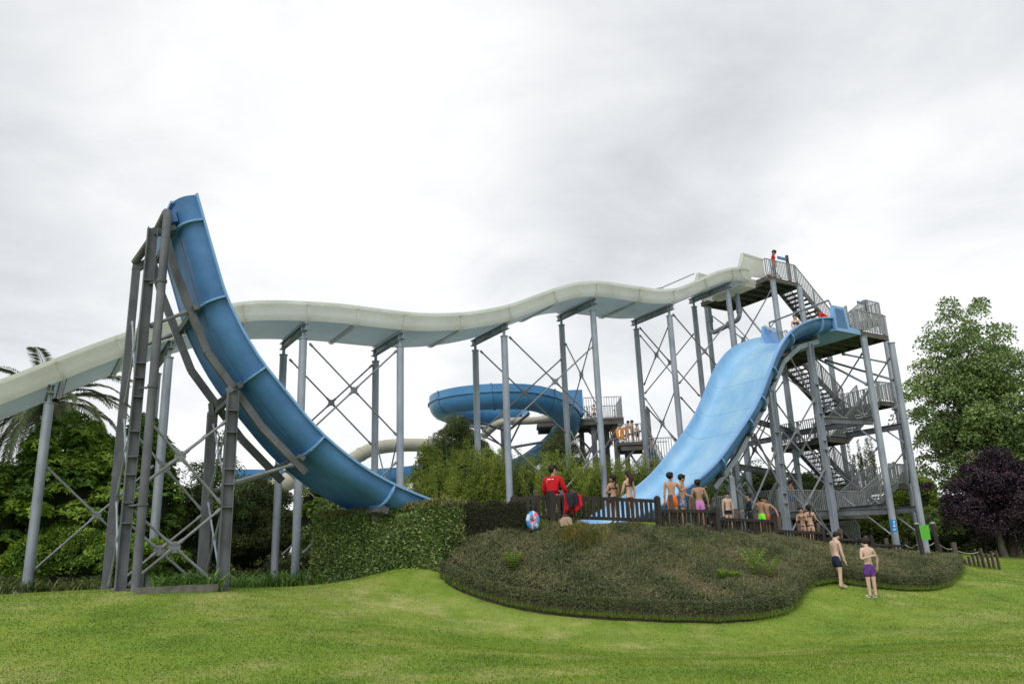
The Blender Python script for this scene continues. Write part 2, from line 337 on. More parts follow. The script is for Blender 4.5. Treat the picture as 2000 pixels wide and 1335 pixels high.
gx = np.concatenate([[-900, -400, -200, -120, -80, -60], np.arange(-45, 45.1, .45), [60, 80, 120, 200, 400, 900]])
gy = np.concatenate([[-300, -100, -40, -12], np.arange(0, 62, .45), [70, 90, 120, 180, 300, 600, 1500]])
GX, GY = np.meshgrid(gx, gy); GZ = ground(GX, GY)
me = bpy.data.meshes.new('ground'); nx, ny = len(gx), len(gy)
me.from_pydata(list(zip(GX.ravel().tolist(), GY.ravel().tolist(), GZ.ravel().tolist())), [], [(j*nx+i, j*nx+i+1, (j+1)*nx+i+1, (j+1)*nx+i) for j in range(ny-1) for i in range(nx-1)])
me.polygons.foreach_set('use_smooth', [True]*len(me.polygons)); me.materials.append(M['lawn'])
g_o = bpy.data.objects.new('ground', me); COL.objects.link(g_o)
tag(g_o, 'mown green lawn with paler dry patches rising towards the slides', 'lawn', kind='structure')

# added unseen pale sheet, bounces neutral light up onto the slide undersides
PX, PY, PV, PF = np.linspace(-45, 45, 91), np.linspace(28, 61, 45), [], []
gxx, gyy = np.meshgrid(PX, PY); sq = (gyy-O[1])*N[1]+(gxx-O[0])*N[0]; ok = (sq > 3.9)&(gxx < 19)&(gyy > 29)
vz = ground(gxx, gyy)+.03; ids = -np.ones(gxx.shape, int)
for j in range(gxx.shape[0]-1):
    for i in range(gxx.shape[1]-1):
        if ok[j, i] and ok[j, i+1] and ok[j+1, i] and ok[j+1, i+1]:
            f = []
            for a, b in ((j, i), (j, i+1), (j+1, i+1), (j+1, i)):
                if ids[a, b] < 0: ids[a, b] = len(PV); PV.append((gxx[a, b], gyy[a, b], vz[a, b]))
                f.append(int(ids[a, b]))
            PF.append(f)
mb_ = bpy.data.meshes.new('bounce_sheet'); mb_.from_pydata([tuple(map(float, v)) for v in PV], [], PF); mb_.materials.append(M['bounce_sheet']); o_ = bpy.data.objects.new('bounce_sheet', mb_); COL.objects.link(o_)
tag(o_, 'added pale sheet bouncing light up under the slides, unseen behind the shrubs', 'bounce_sheet', kind='structure')

# ------------------------------------------------------------------ sweep rings
def spl(pts, n):
    """Catmull-Rom through (a,b) points, n samples per span"""
    p = [np.array(v, float) for v in pts]; p = [2*p[0]-p[1]]+p+[2*p[-1]-p[-2]]; out = []
    for i in range(1, len(p)-2):
        for k in range(n):
            t = k/n; out.append(.5*((2*p[i])+(-p[i-1]+p[i+1])*t+(2*p[i-1]-5*p[i]+4*p[i+1]-p[i+2])*t*t+(-p[i-1]+3*p[i]-3*p[i+1]+p[i+2])*t**3))
    out.append(p[-2]); return out
def trough_ring(w, dep, lip=.13):
    if lip > .14:      # wide flat bottomed flume: upright wall, tight corner
        o = [(-lip, .03), (-lip, -.10), (-.015, -.08), (.0, -.22), (.015, -.40), (.05, -.50), (.13, -dep+.04), (.25, -dep)]
    else: o = [(-lip, 0), (-lip, -.06), (-.015, -.06), (0, -.28*dep/.6), (.05, -.38*dep/.6), (.14, -.48*dep/.6), (.28, -.56*dep/.6), (.46, -dep)]
    ring = o+[(w-a, b) for a, b in o[::-1]]
    i = [(.03, 0), (.035, -.2*dep/.6), (.08, -.34*dep/.6), (.17, -.44*dep/.6), (.3, -.52*dep/.6), (.47, -dep+.04)]
    ring += [(w-a, b) for a, b in i]+i[::-1]
    mis = []
    for k in range(len(ring)):
        if k in (0, 1) or k in (13, 14): mis.append(2)
        elif k < 15: mis.append(3 if k == 7 else 1)
        elif k == 15 or k == len(ring)-1: mis.append(2)
        else: mis.append(0)
    return ring, mis
class Prof:
    """a slide path in the (s,z) plane; at(t) returns the frame at arc length t"""
    def __init__(self, pts, q0, sm=8):
        p = np.array(spl(pts, sm)); 
        for _ in range(6): p[1:-1] = (p[:-2]+2*p[1:-1]+p[2:])/4
        L = np.concatenate([[0], np.cumsum(np.linalg.norm(np.diff(p, axis=0), axis=1))]); self.p = p; self.L = L; self.q0 = q0; self.len = L[-1]
    def at(self, t):
        s = np.interp(t, self.L, self.p[:, 0]); z = np.interp(t, self.L, self.p[:, 1]); e = .25
        ds = np.interp(t+e, self.L, self.p[:, 0])-np.interp(t-e, self.L, self.p[:, 0]); dz = np.interp(t+e, self.L, self.p[:, 1])-np.interp(t-e, self.L, self.p[:, 1])
        l = math.hypot(ds, dz); ds /= l; dz /= l
        up = np.array([D[0]*-dz, D[1]*-dz, ds]); side = np.array([N[0], N[1], 0]); return W(s, self.q0, z), side, up, (s, z), (-dz, ds)
    def find(self, s, z=None):
        if z is None: k = np.argmin(abs(self.p[:, 0]-s))
        else: k = np.argmin((self.p[:, 0]-s)**2+(self.p[:, 1]-z)**2)
        return float(self.L[k])
def build_trough(root, prof, w, dep, joints, mats, name='trough_section', lip=.13, step=.35):
    ring, mis = trough_ring(w, dep, lip); js = sorted([0]+joints+[prof.len])
    for a, b in zip(js[:-1], js[1:]):
        k = max(2, int((b-a)/step)+1); ts = np.linspace(a+.004, b-.004, k); fr = [prof.at(t) for t in ts]
        mb = MB(); mb.sweep([f[0] for f in fr], ring, mis, [f[1] for f in fr], [f[2] for f in fr])
        n = len(ring); base = 0
        mb.add([mb.v[i] for i in range(n)], [list(range(n))], 1); e = mb.v[(k-1)*n:k*n]; mb.add(e, [list(range(n))], 1)
        mb.build(name, mats, root)
def joint_flange(root, prof, t, w, dep, m, lip=.13, h=.11, th=.07):
    o = [(-.01, -.05), (0, -.28*dep/.6), (.05, -.38*dep/.6), (.14, -.48*dep/.6), (.28, -.56*dep/.6), (.46, -dep)] if lip < .14 else [(-.01, -.05), (.0, -.22), (.015, -.40), (.05, -.50), (.13, -dep+.04), (.25, -dep)]
    inner = o+[(w-a, b) for a, b in o[::-1]]
    outer = [(-h*.9, -.05), (-h, -.26*dep/.6), (-.05, -.46*dep/.6), (.05, -.58*dep/.6), (.22, -dep-.045), (.46, -dep-h)] if lip < .14 else [(-h*.9, -.05), (-h, -.22), (-h*.9, -.44), (-.06, -.56), (.06, -dep-.03), (.25, -dep-h*.8)]
    outer += [(w-a, b) for a, b in outer[::-1]]
    p, sd, up, *_ = prof.at(t); T = np.cross(sd, up); mb = MB(); n = len(inner)
    vs = [p+sd*a+up*b+T*k*th/2 for k in (-1, 1) for (a, b) in inner+outer]
    fs = []
    for i in range(n-1):
        fs += [(i, i+1, n+i+1, n+i), (2*n+i, 2*n+i+1, 3*n+i+1, 3*n+i), (n+i, n+i+1, 3*n+i+1, 3*n+i)]
    mb.add(vs, fs, 0, False); return mb.build('joint_flange', m, root)

ROD_R = .035
def rod(root, a, b, r=ROD_R, m='rod', name='brace'):
    a = np.array(a, float); b = np.array(b, float); T = (b-a)/np.linalg.norm(b-a)
    mb = MB(); mb.tube([a, a+T*.12, a+T*.2, b-T*.2, b-T*.12, b], [r*1.5, r*1.5, r, r, r*1.5, r*1.5], 8); return mb.build(name, M[m], root)
def node(root, c, axis, r=.13, m='rod'):
    c = np.array(c, float); A = np.array(axis, float); A /= np.linalg.norm(A); mb = MB(); mb.tube([c-A*.035, c+A*.035], r, 10, smooth=False)
    T, S, U = basis(A)
    for k in range(4):
        a = math.pi/4+k*math.pi/2; mb.tube([c+(S*math.cos(a)+U*math.sin(a))*r*.55-A*.06, c+(S*math.cos(a)+U*math.sin(a))*r*.55+A*.06], .022, 6)
    return mb.build('brace_node', M[m], root)
def xbrace(root, a0, a1, b0, b1, r=ROD_R, m='rod', nr=.13):
    """X of four rods meeting in a disc: a0/a1 bottom and top on one column, b0/b1 on the other"""
    a0, a1, b0, b1 = [np.array(v, float) for v in (a0, a1, b0, b1)]
    A = np.column_stack([(b1-a0), -(b0-a1)]); t = np.linalg.lstsq(A, a1-a0, rcond=None)[0]; c = a0+(b1-a0)*t[0]
    ax = np.cross(b1-a0, b0-a1)
    for e in (a0, a1, b0, b1):
        T = (c-e)/np.linalg.norm(c-e); rod(root, e, c-T*nr*.7, r, m)
    node(root, c, ax, nr, m)
def column(root, s, q, ztop, r=.145, zb=None, pin=True, m='galv', flange=None, name='column'):
    p = W(s, q, 0); zb = gz(p[0], p[1])-.15 if zb is None else zb; mb = MB()
    b = np.array([p[0], p[1], 0]); Z = np.array([0, 0, 1.0])
    mb.tube([b+Z*zb, b+Z*ztop], r, 18); mb.tube([b+Z*(ztop+.003), b+Z*(ztop+.035)], r*1.18, 18, smooth=False)
    g0_ = gz(p[0], p[1]); mb.tube([b+Z*(g0_-.1), b+Z*(g0_+.05)], r*2.1, 16, smooth=False); mb.tube([b+Z*(g0_+.051), b+Z*(g0_+.08)], r*1.6, 12, smooth=False)
    if pin: mb.tube([b+Z*(ztop+.036), b+Z*(ztop+.3)], r*.45, 10)
    for zf in (flange or []):
        mb.tube([b+Z*(zf-.16), b+Z*(zf-.03), b+Z*(zf-.029), b+Z*(zf+.03), b+Z*(zf+.031), b+Z*(zf+.16)], [r*1.02, r*1.5, r*2.0, r*2.0, r*1.5, r*1.02], 18, smooth=False)
    return mb.build(name, M[m], root)

# ------------------------------------------------------------------ WHITE SLIDE
white = empty('water_slide', W(5, 8, 1.0), 'long cream white wavy water slide high on round steel columns', 'water slide')
wp = [(-16, 2.0), (-12, 3.4), (-8.5, 5.2)]+[inv(px, py, 6.3) for px, py in [(0, 745), (100, 706), (250, 650), (380, 610), (475, 592), (540, 590), (600, 592), (670, 597), (730, 605), (820, 615), (900, 613), (950, 606), (1000, 595), (1080, 565), (1150, 550), (1230, 560), (1280, 567), (1320, 565), (1360, 548), (1400, 530), (1440, 523)]]+[(29.4, 16.68)]
WH = Prof(wp, 6.3, 6)
wcols = [-3.12, .28, 5.03, 8.9, 13.9, 18.85, 23.75, 28.0]
wj = []
ext = [-12.5, -8]+wcols
for a, b in zip(ext[:-1], ext[1:]): wj += [WH.find(a), WH.find((a+b)/2)]
wj += [WH.find(28.0)]
WMATS = [M['white_rim'], M['white_out'], M['white_rim'], M['white_under_shade']]
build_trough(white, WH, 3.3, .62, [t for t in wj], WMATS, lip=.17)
for t in wj: joint_flange(white, WH, t, 3.3, .62, M['white_out'], lip=.17, h=.11, th=.08)
for s in [-12.5, -8]+wcols:
    t = WH.find(s); p, sd, up, (ss, zz), nn = WH.at(t); zt = zz-.62-.16
    a = W(ss, 6.36, zt-.1); b = W(ss, 9.62, zt-.1); mb = MB(); mb.ibeam(a, b, .2, .26)
    for q in (6.7, 8, 9.3): mb.box(W(ss, q, zt-.1), .19, .03, .22, ((D[0], D[1], 0), (N[0], N[1], 0), (0, 0, 1)))
    mb.build('crossbeam', M['galv'], white)
    # bolts along the joint
    bb = MB()
    for k in range(14):
        q = .45+k*(2.4/13)
        for e in (-.1, .1):
            c = p+sd*q-up*(.62+.012)+np.cross(sd, up)*e; bb.box(c, .04, .04, .03, (np.cross(sd, up), sd, up))
    tag(bb.build('bolts', M['galv_dark'], white), kind='stuff')
    for q in (6.7, 9.3): column(white, ss, q, zt-.53)
for t in wj[5::2]:
    p, sd, up, *_ = WH.at(t); bb = MB()
    for k in range(16):
        q = .4+k*(2.5/15)
        for e in (-.1, .1):
            c = p+sd*q-up*(.62+.012)+np.cross(sd, up)*e; bb.box(c, .045, .045, .03, (np.cross(sd, up), sd, up))
    tag(bb.build('bolts', M['galv_dark'], white), kind='stuff')
def wz(s, q, z): return W(s, q, z)
def ztop(s): return WH.at(WH.find(s))[3][1]-1.35
for (sa, sb, zl) in [(-3.12, .28, [(1.9, 5.0)]), (5.03, 8.9, [(6.4, 9.85), (2.2, 5.4)]), (13.9, 18.85, [(7.4, 11.15), (2.4, 6.3)]), (23.75, 28.0, [(9.9, 13.5), (5.6, 9.2), (2.2, 5.0)])]:
    for q in (6.7, 9.3):
        for (z0, z1) in zl:
            e = .16; xbrace(white, W(sa+e, q, z0), W(sa+e, q, z1), W(sb-e, q, z0+.15), W(sb-e, q, z1+.1))
for (s, zl) in [(8.9, [(2.8, 6.6)]), (18.85, [(8.3, 12.0), (4.2, 7.6)]), (23.75, [(10.3, 13.0), (6.6, 9.6)]), (-3.12, [(3, 5.6)])]:
    for z0, z1 in zl: xbrace(white, W(s, 6.86, z0), W(s, 6.86, z1), W(s, 9.14, z0), W(s, 9.14, z1), r=.03)
# start box of the white slide
A3 = ((D[0], D[1], 0), (N[0], N[1], 0), (0, 0, 1))
poly = [(28.7, 16.62), (29.06, 17.5), (30.62, 17.41), (30.66, 16.35), (29.6, 16.3), (29.3, 15.98), (28.9, 16.05)]
for q in (6.17, 9.6):
    mb = MB(); mb.poly([W(s, q, z) for s, z in poly], np.array([N[0], N[1], 0])*.1); mb.build('start_wall', M['white_rim'], white)
    mb = MB(); mb.bar(W(29.02, q+.05, 17.53), W(30.66, q+.05, 17.44), .22, .06); mb.bar(W(28.66, q+.05, 16.66), W(29.05, q+.05, 17.53), .22, .06); mb.build('start_wall_trim', M['white_rim'], white)
mb = MB(); mb.box(W(29.9, 7.95, 16.05), 1.05, 3.3, .24, A3); mb.build('start_pan', M['white_out'], white)
mb = MB(); mb.box(W(29.55, 7.6, 15.8), .7, 2.6, .2, A3); mb.build('start_pan', M['white_out'], white)
mb = MB(); mb.tube([W(23.2, 9.9, 15.25), W(26.4, 9.9, 16.35), W(29.0, 9.9, 17.6)], .03, 8)
for s, z in ((23.2, 15.25), (26.4, 16.35)): mb.tube([W(s, 9.9, z-.5), W(s, 9.9, z)], .025, 6)
mb.build('handrail', M['rod'], white)
# feed pipe hanging below the start: down, U, up
def pth(pts, r, n=12, k=4):
    """polyline with rounded corners"""
    out = [np.array(pts[0], float)]
    for i in range(1, len(pts)-1):
        a, b, c = [np.array(v, float) for v in pts[i-1:i+2]]; u = (a-b)/np.linalg.norm(a-b); v = (c-b)/np.linalg.norm(c-b)
        p0, p1 = b+u*r, b+v*r
        for j in range(k+1): t = j/k; out.append((1-t)**2*p0+2*t*(1-t)*b+t*t*p1)
    out.append(np.array(pts[-1], float)); return out
mb = MB(); mb.tube(pth([W(29.6, 9.6, 15.5), W(29.6, 9.6, 13.9), W(29.5, 7.3, 14.15), W(29.5, 7.3, 15.6)], .35), .13, 12)
mb.tube([W(29.6, 9.6, 14.6), W(29.6, 9.6, 14.9)], .17, 12); mb.tube([W(29.5, 7.3, 14.5), W(29.5, 7.3, 14.7)], .17, 12)
mb.build('feed_pipe', M['galv'], white)

# ------------------------------------------------------------------ BLUE U SLIDE
blue = empty('water_slide', W(12, 1.7, 1.7), 'big blue U shaped water slide with two tall curving ramps', 'water slide')
bl = [inv(px, py, 0) for px, py in [(385, 380), (402, 440), (425, 520), (447, 590), (500, 690), (560, 765), (620, 838), (700, 905), (770, 945), (830, 970), (870, 985)]]
br = [inv(px, py, 0) for px, py in [(1640, 600), (1575, 622), (1540, 640), (1515, 670), (1505, 700), (1490, 740), (1470, 790), (1430, 850), (1390, 910), (1370, 935)]]
br = [(27.5, 11.88), (26.4, 11.74), (25.47, 11.47), (24.3, 10.93), (23.35, 10.07), (22.78, 9.3), (22.15, 8.35), (21.36, 7.28), (19.99, 5.98), (18.71, 4.85), (17.17, 4.0), (15.8, 3.35), (14.49, 2.92), (12.8, 2.6)]
bpts = bl+[(9.1, 2.9), (11, 2.55)]+br[::-1]
BL = Prof(bpts, 0, 6)
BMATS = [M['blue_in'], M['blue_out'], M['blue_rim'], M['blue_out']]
jl = [inv(px, py, 0) for px, py in [(383, 430), (447, 577), (530, 718), (640, 847), (766, 942)]]+[(8.3, 3.1), (11, 2.55), (13.7, 2.75), (16.2, 3.5)]
jr = [(19.22, 5.3), (21.03, 6.95), (21.84, 7.9), (22.72, 9.2), (23.99, 10.8), (26.45, 11.87)]
bj = [BL.find(s, z) for s, z in jl+jr]
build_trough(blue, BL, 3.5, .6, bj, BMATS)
for t in bj: joint_flange(blue, BL, t, 3.5, .6, M['blue_rim'], h=.13, th=.05)
def off(t, h, q):
    p, sd, up, *_ = BL.at(t); return p+sd*q+up*h
# rails under both ramps, cross beams at joints
for q in (.6, 2.9):
    tl = [BL.find(*inv(383, 430, 0))-.1]; 
    for a, b in zip(bj[:4], bj[1:5]): tl.append((a+b)/2)
    tl.append(bj[4]+.2)
    for a, b in zip(tl[:-1], tl[1:]):
        if a < bj[3]-.01:
            mb = MB(); mb.bar(off(a, -.98, q), off(min(b, bj[3]+.35), -.98, q), .17, .2); mb.build('support_rail', M['galv_dark'], blue)
    tr = [bj[9]-.5, (bj[9]+bj[10])/2+.1, (bj[11]+bj[12])/2, (bj[12]+bj[13])/2+.35, bj[13]+1.0, bj[14]+.25]
    for a, b in zip(tr[:-1], tr[1:]):
        mb = MB(); mb.bar(off(a, -.98, q), off(b, -.98, q), .17, .2); mb.build('support_rail', M['galv'], blue)
for i, t in enumerate(bj):
    if 5 <= i <= 8: continue
    mb = MB(); a = off(t, -.79, .3); b = off(t, -.79, 3.2); up = BL.at(t)[2]; mb.bar(a, b, .14, .14, up)
    for q in (.6, 2.9): mb.bar(off(t, -.86, q), off(t, -.7, q), .2, .2, (N[0], N[1], 0))
    mb.build('crossbeam', M['galv_dark'], blue)
# floor seam line along the underside
mb = MB(); ts = np.linspace(bj[0], bj[4], 40)
for q in (.62, 2.9): mb.tube([off(t, -.602, q) for t in ts], .012, 4, smooth=False)
mb.build('seam', M['blue_out'], blue)
# steel below joint 5 and inclined strut near hedge
mb = MB(); mb.bar(off(bj[4]+.1, -.74, .2), off(bj[4]+.1, -.74, 3.4), .22, .2, BL.at(bj[4])[2]); mb.build('crossbeam', M['galv_dark'], blue)
mb = MB(); mb.bar(off(bj[4]+.1, -.86, .9), W(7.6, .9, 1.4), .18, .2); mb.build('strut', M['galv_dark'], blue)
# left pylons
def pylon(root, s, q, zt, w=.3, m='galv_dark', stiff=()):
    p = W(s, q, 0); zb = gz(p[0], p[1])-.1; a = W(s, q, zb); b = W(s, q, zt); mb = MB(); mb.ibeam(a, b, .2, w, (D[0], D[1], 0), .022)
    for z in stiff: mb.box(W(s, q, z), w-.02, .24, .03, A3)
    mb.box(W(s, q, zb+.1), w*1.5, w*1.4, .03, A3)
    return mb.build('pylon', M[m], root)
def boxcol(root, s, q, zt, w=.26, d=.26, m='galv_dark'):
    p = W(s, q, 0); zb = gz(p[0], p[1])-.1; mb = MB(); mb.box(W(s, q, (zb+zt)/2), w, d, zt-zb, A3); mb.box(W(s, q, zt-.12), w+.02, d+.02, .02, A3)
    return mb.build('pylon', M[m], root)
pylon(blue, -1.22, .5, 10.85, .26, 'galv_dark', [9.3, 7.0, 6.6, 5.2, 4.55, 4.1, 3.4, 2.9, 6.1]); boxcol(blue, -1.3, 3.0, 10.6, .22, .2)
mb = MB(); mb.bar(W(-1.3, 3, 10.5), off(bj[0], -.98, 2.9), .16, .2); mb.bar(W(-1.22, .5, 10.75), off(bj[0], -.98, .6), .16, .2); mb.build('top_bracket', M['galv_dark'], blue)
pylon(blue, 1.18, .5, 6.45, .3, 'galv_dark', [5.9, 5.3, 4.3, 3.9, 3.3]); boxcol(blue, 1.15, 3.0, 6.3, .27, .25)
mb = MB(); mb.bar(W(1.18, .5, 6.4), off(bj[2]-.1, -.98, .6), .16, .2); mb.bar(W(1.15, 3, 6.25), off(bj[2]-.1, -.98, 2.9), .16, .2); mb.bar(W(1.3, .5, 6.42), W(1.25, 3, 6.3), .12, .14); mb.build('top_bracket', M['galv_dark'], blue)
for q in (.5, 3.0):
    xbrace(blue, W(-1.07, q, 3.7), W(-1.07, q, 5.7), W(1.03, q, 3.4), W(1.03, q, 5.6), r=.035, nr=.15)
    xbrace(blue, W(-1.07, q, 1.4), W(-1.07, q, 3.2), W(1.03, q, 1.35), W(1.03, q, 3.25), r=.035, nr=.15)
    rod(blue, W(1.3, q, 3.95), off(bj[3], -1.0, q+.1), .05)
    rod(blue, W(-1.07, q, 8.05), off(bj[1], -1.0, q+.1), .05)
for s in (-1.25, 1.17):
    for z0, z1 in ((1.4, 3.6), (3.8, 5.9)): xbrace(blue, W(s, .65, z0), W(s, .65, z1), W(s, 2.86, z0), W(s, 2.86, z1), r=.028, nr=.08, m='galv')
xbrace(blue, W(-1.28, .65, 6.4), W(-1.28, .65, 8.8), W(-1.28, 2.86, 6.4), W(-1.28, 2.86, 8.8), r=.028, nr=.08, m='galv')
# water feed pipe up the left end
mb = MB(); zp = gz(*W(-.92, .15, 0)[:2]); mb.tube(pth([W(-.92, .15, zp-.1), W(-.92, .15, 11.35), W(-1.0, 1.6, 11.2), W(-1.35, 3.0, 10.7)], .3), .11, 14)
for z in (3.3, 6.3, 9.2): mb.tube([W(-.92, .15, z), W(-.92, .15, z+.07)], .135, 14); mb.bar(W(-.92, .15, z+.03), W(-1.2, .45, z+.03), .04, .04)
mb.tube([W(-.95, .5, 11.28), W(-.3, .9, 11.35)], .07, 10); mb.build('feed_pipe', M['galv_dark'], blue)
# stiffening lip and box under the cut end of the left ramp
mb = MB(); mb.bar(off(.45, -.69, .3), off(.45, -.69, 3.1), .3, .16, BL.at(.45)[2]); mb.build('end_box', M['blue_out'], blue)
mb = MB(); mb.bar(off(.03, -.63, .3), off(.03, -.63, 3.2), .06, .1, BL.at(0.03)[2]); mb.build('end_lip', M['blue_rim'], blue)
# right supports
def zr(s): return None
for (s, q, zt) in ((23.15, .55, 8.35), (23.15, 2.95, 8.1), (26.15, .55, 10.65), (26.15, 2.95, 10.5), (20.2, 2.95, 4.75), (20.25, .6, 4.55)):
    if s > 22 and q < 1: pylon(blue, s, q, zt, .28, 'galv', [zt-1.9, zt-3.2, zt-4.4, zt-4.8, zt-6.2])
    else: boxcol(blue, s, q, zt, .26, .22, 'galv')
mb = MB()
for q in (.55, 2.95): mb.bar(W(23.15, q, 8.3), off(bj[12]-.3, -1.05, q), .16, .2)
mb.build('top_bracket', M['galv'], blue)
for q in (.55, 2.95):
    xbrace(blue, W(23.3, q, 2.3), W(23.3, q, 5.3), W(26.0, q, 2.0), W(26.0, q, 5.0), r=.04, nr=.14)
    xbrace(blue, W(23.3, q, 5.4), W(23.3, q, 7.9), W(26.0, q, 5.0), W(26.0, q, 8.1), r=.035, nr=.14)
    rod(blue, off(bj[9]+.1, -1.05, q), W(23.0, q, 2.4), .045); rod(blue, W(20.35, q, 2.2), W(23.0, q, 5.6), .04)
    rod(blue, off(bj[10]+.3, -1.05, q), W(23.0, q, 4.3), .04); rod(blue, off(bj[13]-.1, -1.05, q), W(26.0, q, 7.9), .035)
    rod(blue, W(20.35, q, 4.1), W(23.0, q, 2.3), .035)
for s in (23.15, 26.15):
    for z0, z1 in ((2.2, 4.4), (4.6, 7.2)): xbrace(blue, W(s, .7, z0), W(s, .7, z1), W(s, 2.8, z0), W(s, 2.8, z1), r=.032, nr=.11, m='galv')
# start boxes: near and far raised walls, lip and pan
def wall(q, so, zo, rec=True):
    pl = [(27.2, 11.95), (27.3, 12.42), (28.15, 12.42), (28.32, 11.5), (29.05, 11.42), (29.05, 11.22), (27.3, 11.22)]
    mb = MB(); mb.poly([W(s+so, q, z+zo) for s, z in pl], np.array([N[0], N[1], 0])*.14); mb.build('start_wall', M['blue_rim'], blue)
    if rec:
        mb = MB(); mb.poly([W(s+so, q-.012, z+zo) for s, z in [(27.42, 11.4), (27.42, 12.3), (28.0, 12.3), (28.15, 11.4)]], np.array([N[0], N[1], 0])*.01); mb.build('start_wall_recess_shade', M['blue_out'], blue)  # flat darker panel on the wall, its colour stands for a recess's shade
wall(-.12, 0, 0); wall(3.42, -.6, -.1, False)
mb = MB(); mb.box(W(28.2, 1.72, 11.3), 1.8, 3.4, .12, A3); mb.build('start_pan', M['blue_in'], blue)
mb = MB(); mb.tube([W(27.0, 3.3, 12.5), W(27.5, .2, 12.78)], .045, 10); mb.tube([W(27.0, 3.3, 12.5), W(27.0, 3.3, 12.0)], .04, 8); mb.tube([W(27.5, .2, 12.78), W(27.5, .05, 12.3)], .04, 8); mb.build('cross_bar', M['rod'], blue)
mb = MB(); mb.bar(W(26.6, 3.3, 12.3), W(27.0, 3.0, 11.95), .22, .04); mb.build('pad', M['white_rim'], blue)
# half buoy shaped divider at the start
mb = MB(); mb.ell(W(27.6, 1.5, 11.75), .55, .3, .25, ax=A3); mb.build('start_divider', M['blue_rim'], blue)

# ------------------------------------------------------------------ STAIR TOWER
tower = empty('stair_tower', W(31, 3, 1.7), 'tall grey steel stair tower with landings feeding both slides', 'stair tower')
def railing(root, a, b, h=1.05, sp=.125, r=.017, post=1.5, name='railing', m='rail', drop=.12):
    a = np.array(a, float); b = np.array(b, float); L = np.linalg.norm((b-a)[:2]); Z = np.array([0, 0, 1.0]); mb = MB()
    mb.bar(a+Z*h, b+Z*h, .05, .04); mb.bar(a+Z*.1, b+Z*.1, .035, .03); n = max(2, int(L/sp))
    for i in range(1, n):
        p = a+(b-a)*i/n; mb.box(p+Z*(h+.1)/2, r*2, r*2, h-.1, A3)
    k = max(1, round(L/post))
    for i in range(k+1):
        p = a+(b-a)*i/k; mb.box(p+Z*(h/2-drop/2), .055, .055, h+drop, A3)
    return mb.build(name, M[m], root)
def deck(root, s0, s1, q0, q1, zt, th=.24, joist=.6):
    mb = MB(); mb.box(W((s0+s1)/2, (q0+q1)/2, zt-.03), s1-s0, q1-q0, .06, A3)
    for q in (q0+.04, q1-.04): mb.box(W((s0+s1)/2, q, zt-.06-(th-.06)/2-.001), s1-s0-.01, .07, th-.06, A3)
    for s in (s0+.04, s1-.04): mb.box(W(s, (q0+q1)/2, zt-.06-(th-.06)/2-.001), .07, q1-q0-.17, th-.06, A3)
    return mb.build('landing', [M['deck']], root)
def joists(root, s0, s1, q0, q1, zt, sp=.7):
    n = max(2, int((q1-q0)/sp))
    for i in range(1, n):
        mb = MB(); q = q0+(q1-q0)*i/n; mb.ibeam(W(s0+.08, q, zt-.14), W(s1-.08, q, zt-.14), .08, .14, t=.012); mb.build('joist', M['galv_dark'], root)
tread_src = None
def flight(root, s0, z0, s1, z1, qa, qb, rails=(True, True)):
    """stairs from (s0,z0) down to (s1,z1) between q lanes qa..qb, open risers"""
    global tread_src
    n = int(abs(z1-z0)/.19); Z = np.array([0, 0, 1.0])
    if tread_src is None:
        t = MB(); w = qb-qa-.12; t.box((0, 0, 0), .27, 1.0, .04); t.box((-.12, 0, -.03), .02, 1.0, .05); tread_src = t.build('tread', M['deck']); tread_src.parent = root; first = True
    else: first = False
    for i in range(1, n):
        k = i/n; p = W(s0+(s1-s0)*k, (qa+qb)/2, z0+(z1-z0)*k)
        if first: o = tread_src; o.location = Vector(tuple(p))-parent_loc(root); o.rotation_euler = (0, 0, ANG); o.scale = (1, qb-qa-.08, 1); first = False
        else: inst(tread_src, 'tread', root, p, ANG if s1 > s0 else ANG+math.pi, (1, qb-qa-.08, 1))
    for j, q in enumerate((qa, qb)):
        mb = MB(); mb.bar(W(s0, q, z0-.08), W(s1, q, z1-.08), .05, .26); mb.build('stringer', M['galv_dark'], root)
        if rails[j]: railing(root, W(s0, q, z0+.05), W(s1, q, z1+.05))
Z1, Z2, ZL = 16.15, 11.5, (13.8, 9.1, 6.95, 4.75, 3.25)
deck(tower, 30.0, 32.5, 5.5, 10.6, Z1); joists(tower, 30, 32.5, 5.5, 10.6, Z1)
deck(tower, 29.05, 31.45, .05, 6.7, Z2); joists(tower, 29.05, 31.45, .05, 6.7, Z2)
deck(tower, 35.2, 36.4, 3.3, 6.9, ZL[0])
deck(tower, 34.6, 35.9, 3.0, 6.6, ZL[1]); deck(tower, 29.9, 31.45, 3.0, 6.6, ZL[2]); deck(tower, 34.2, 35.6, 2.9, 6.4, ZL[3]); deck(tower, 25.0, 31.2, 2.4, 6.4, ZL[4])
flight(tower, 32.5, Z1, 35.2, ZL[0], 5.6, 6.9); flight(tower, 35.2, ZL[0], 31.45, Z2, 3.5, 4.6)
flight(tower, 31.45, Z2, 34.6, ZL[1], 5.2, 6.5); flight(tower, 34.6, ZL[1], 31.45, ZL[2], 3.1, 4.3)
flight(tower, 31.45, ZL[2], 34.2, ZL[3], 5.0, 6.3); flight(tower, 34.2, ZL[3], 31.2, ZL[4], 2.6, 3.9)
flight(tower, 31.2, ZL[4]-.02, 33.4, 1.8, 4.6, 5.9)
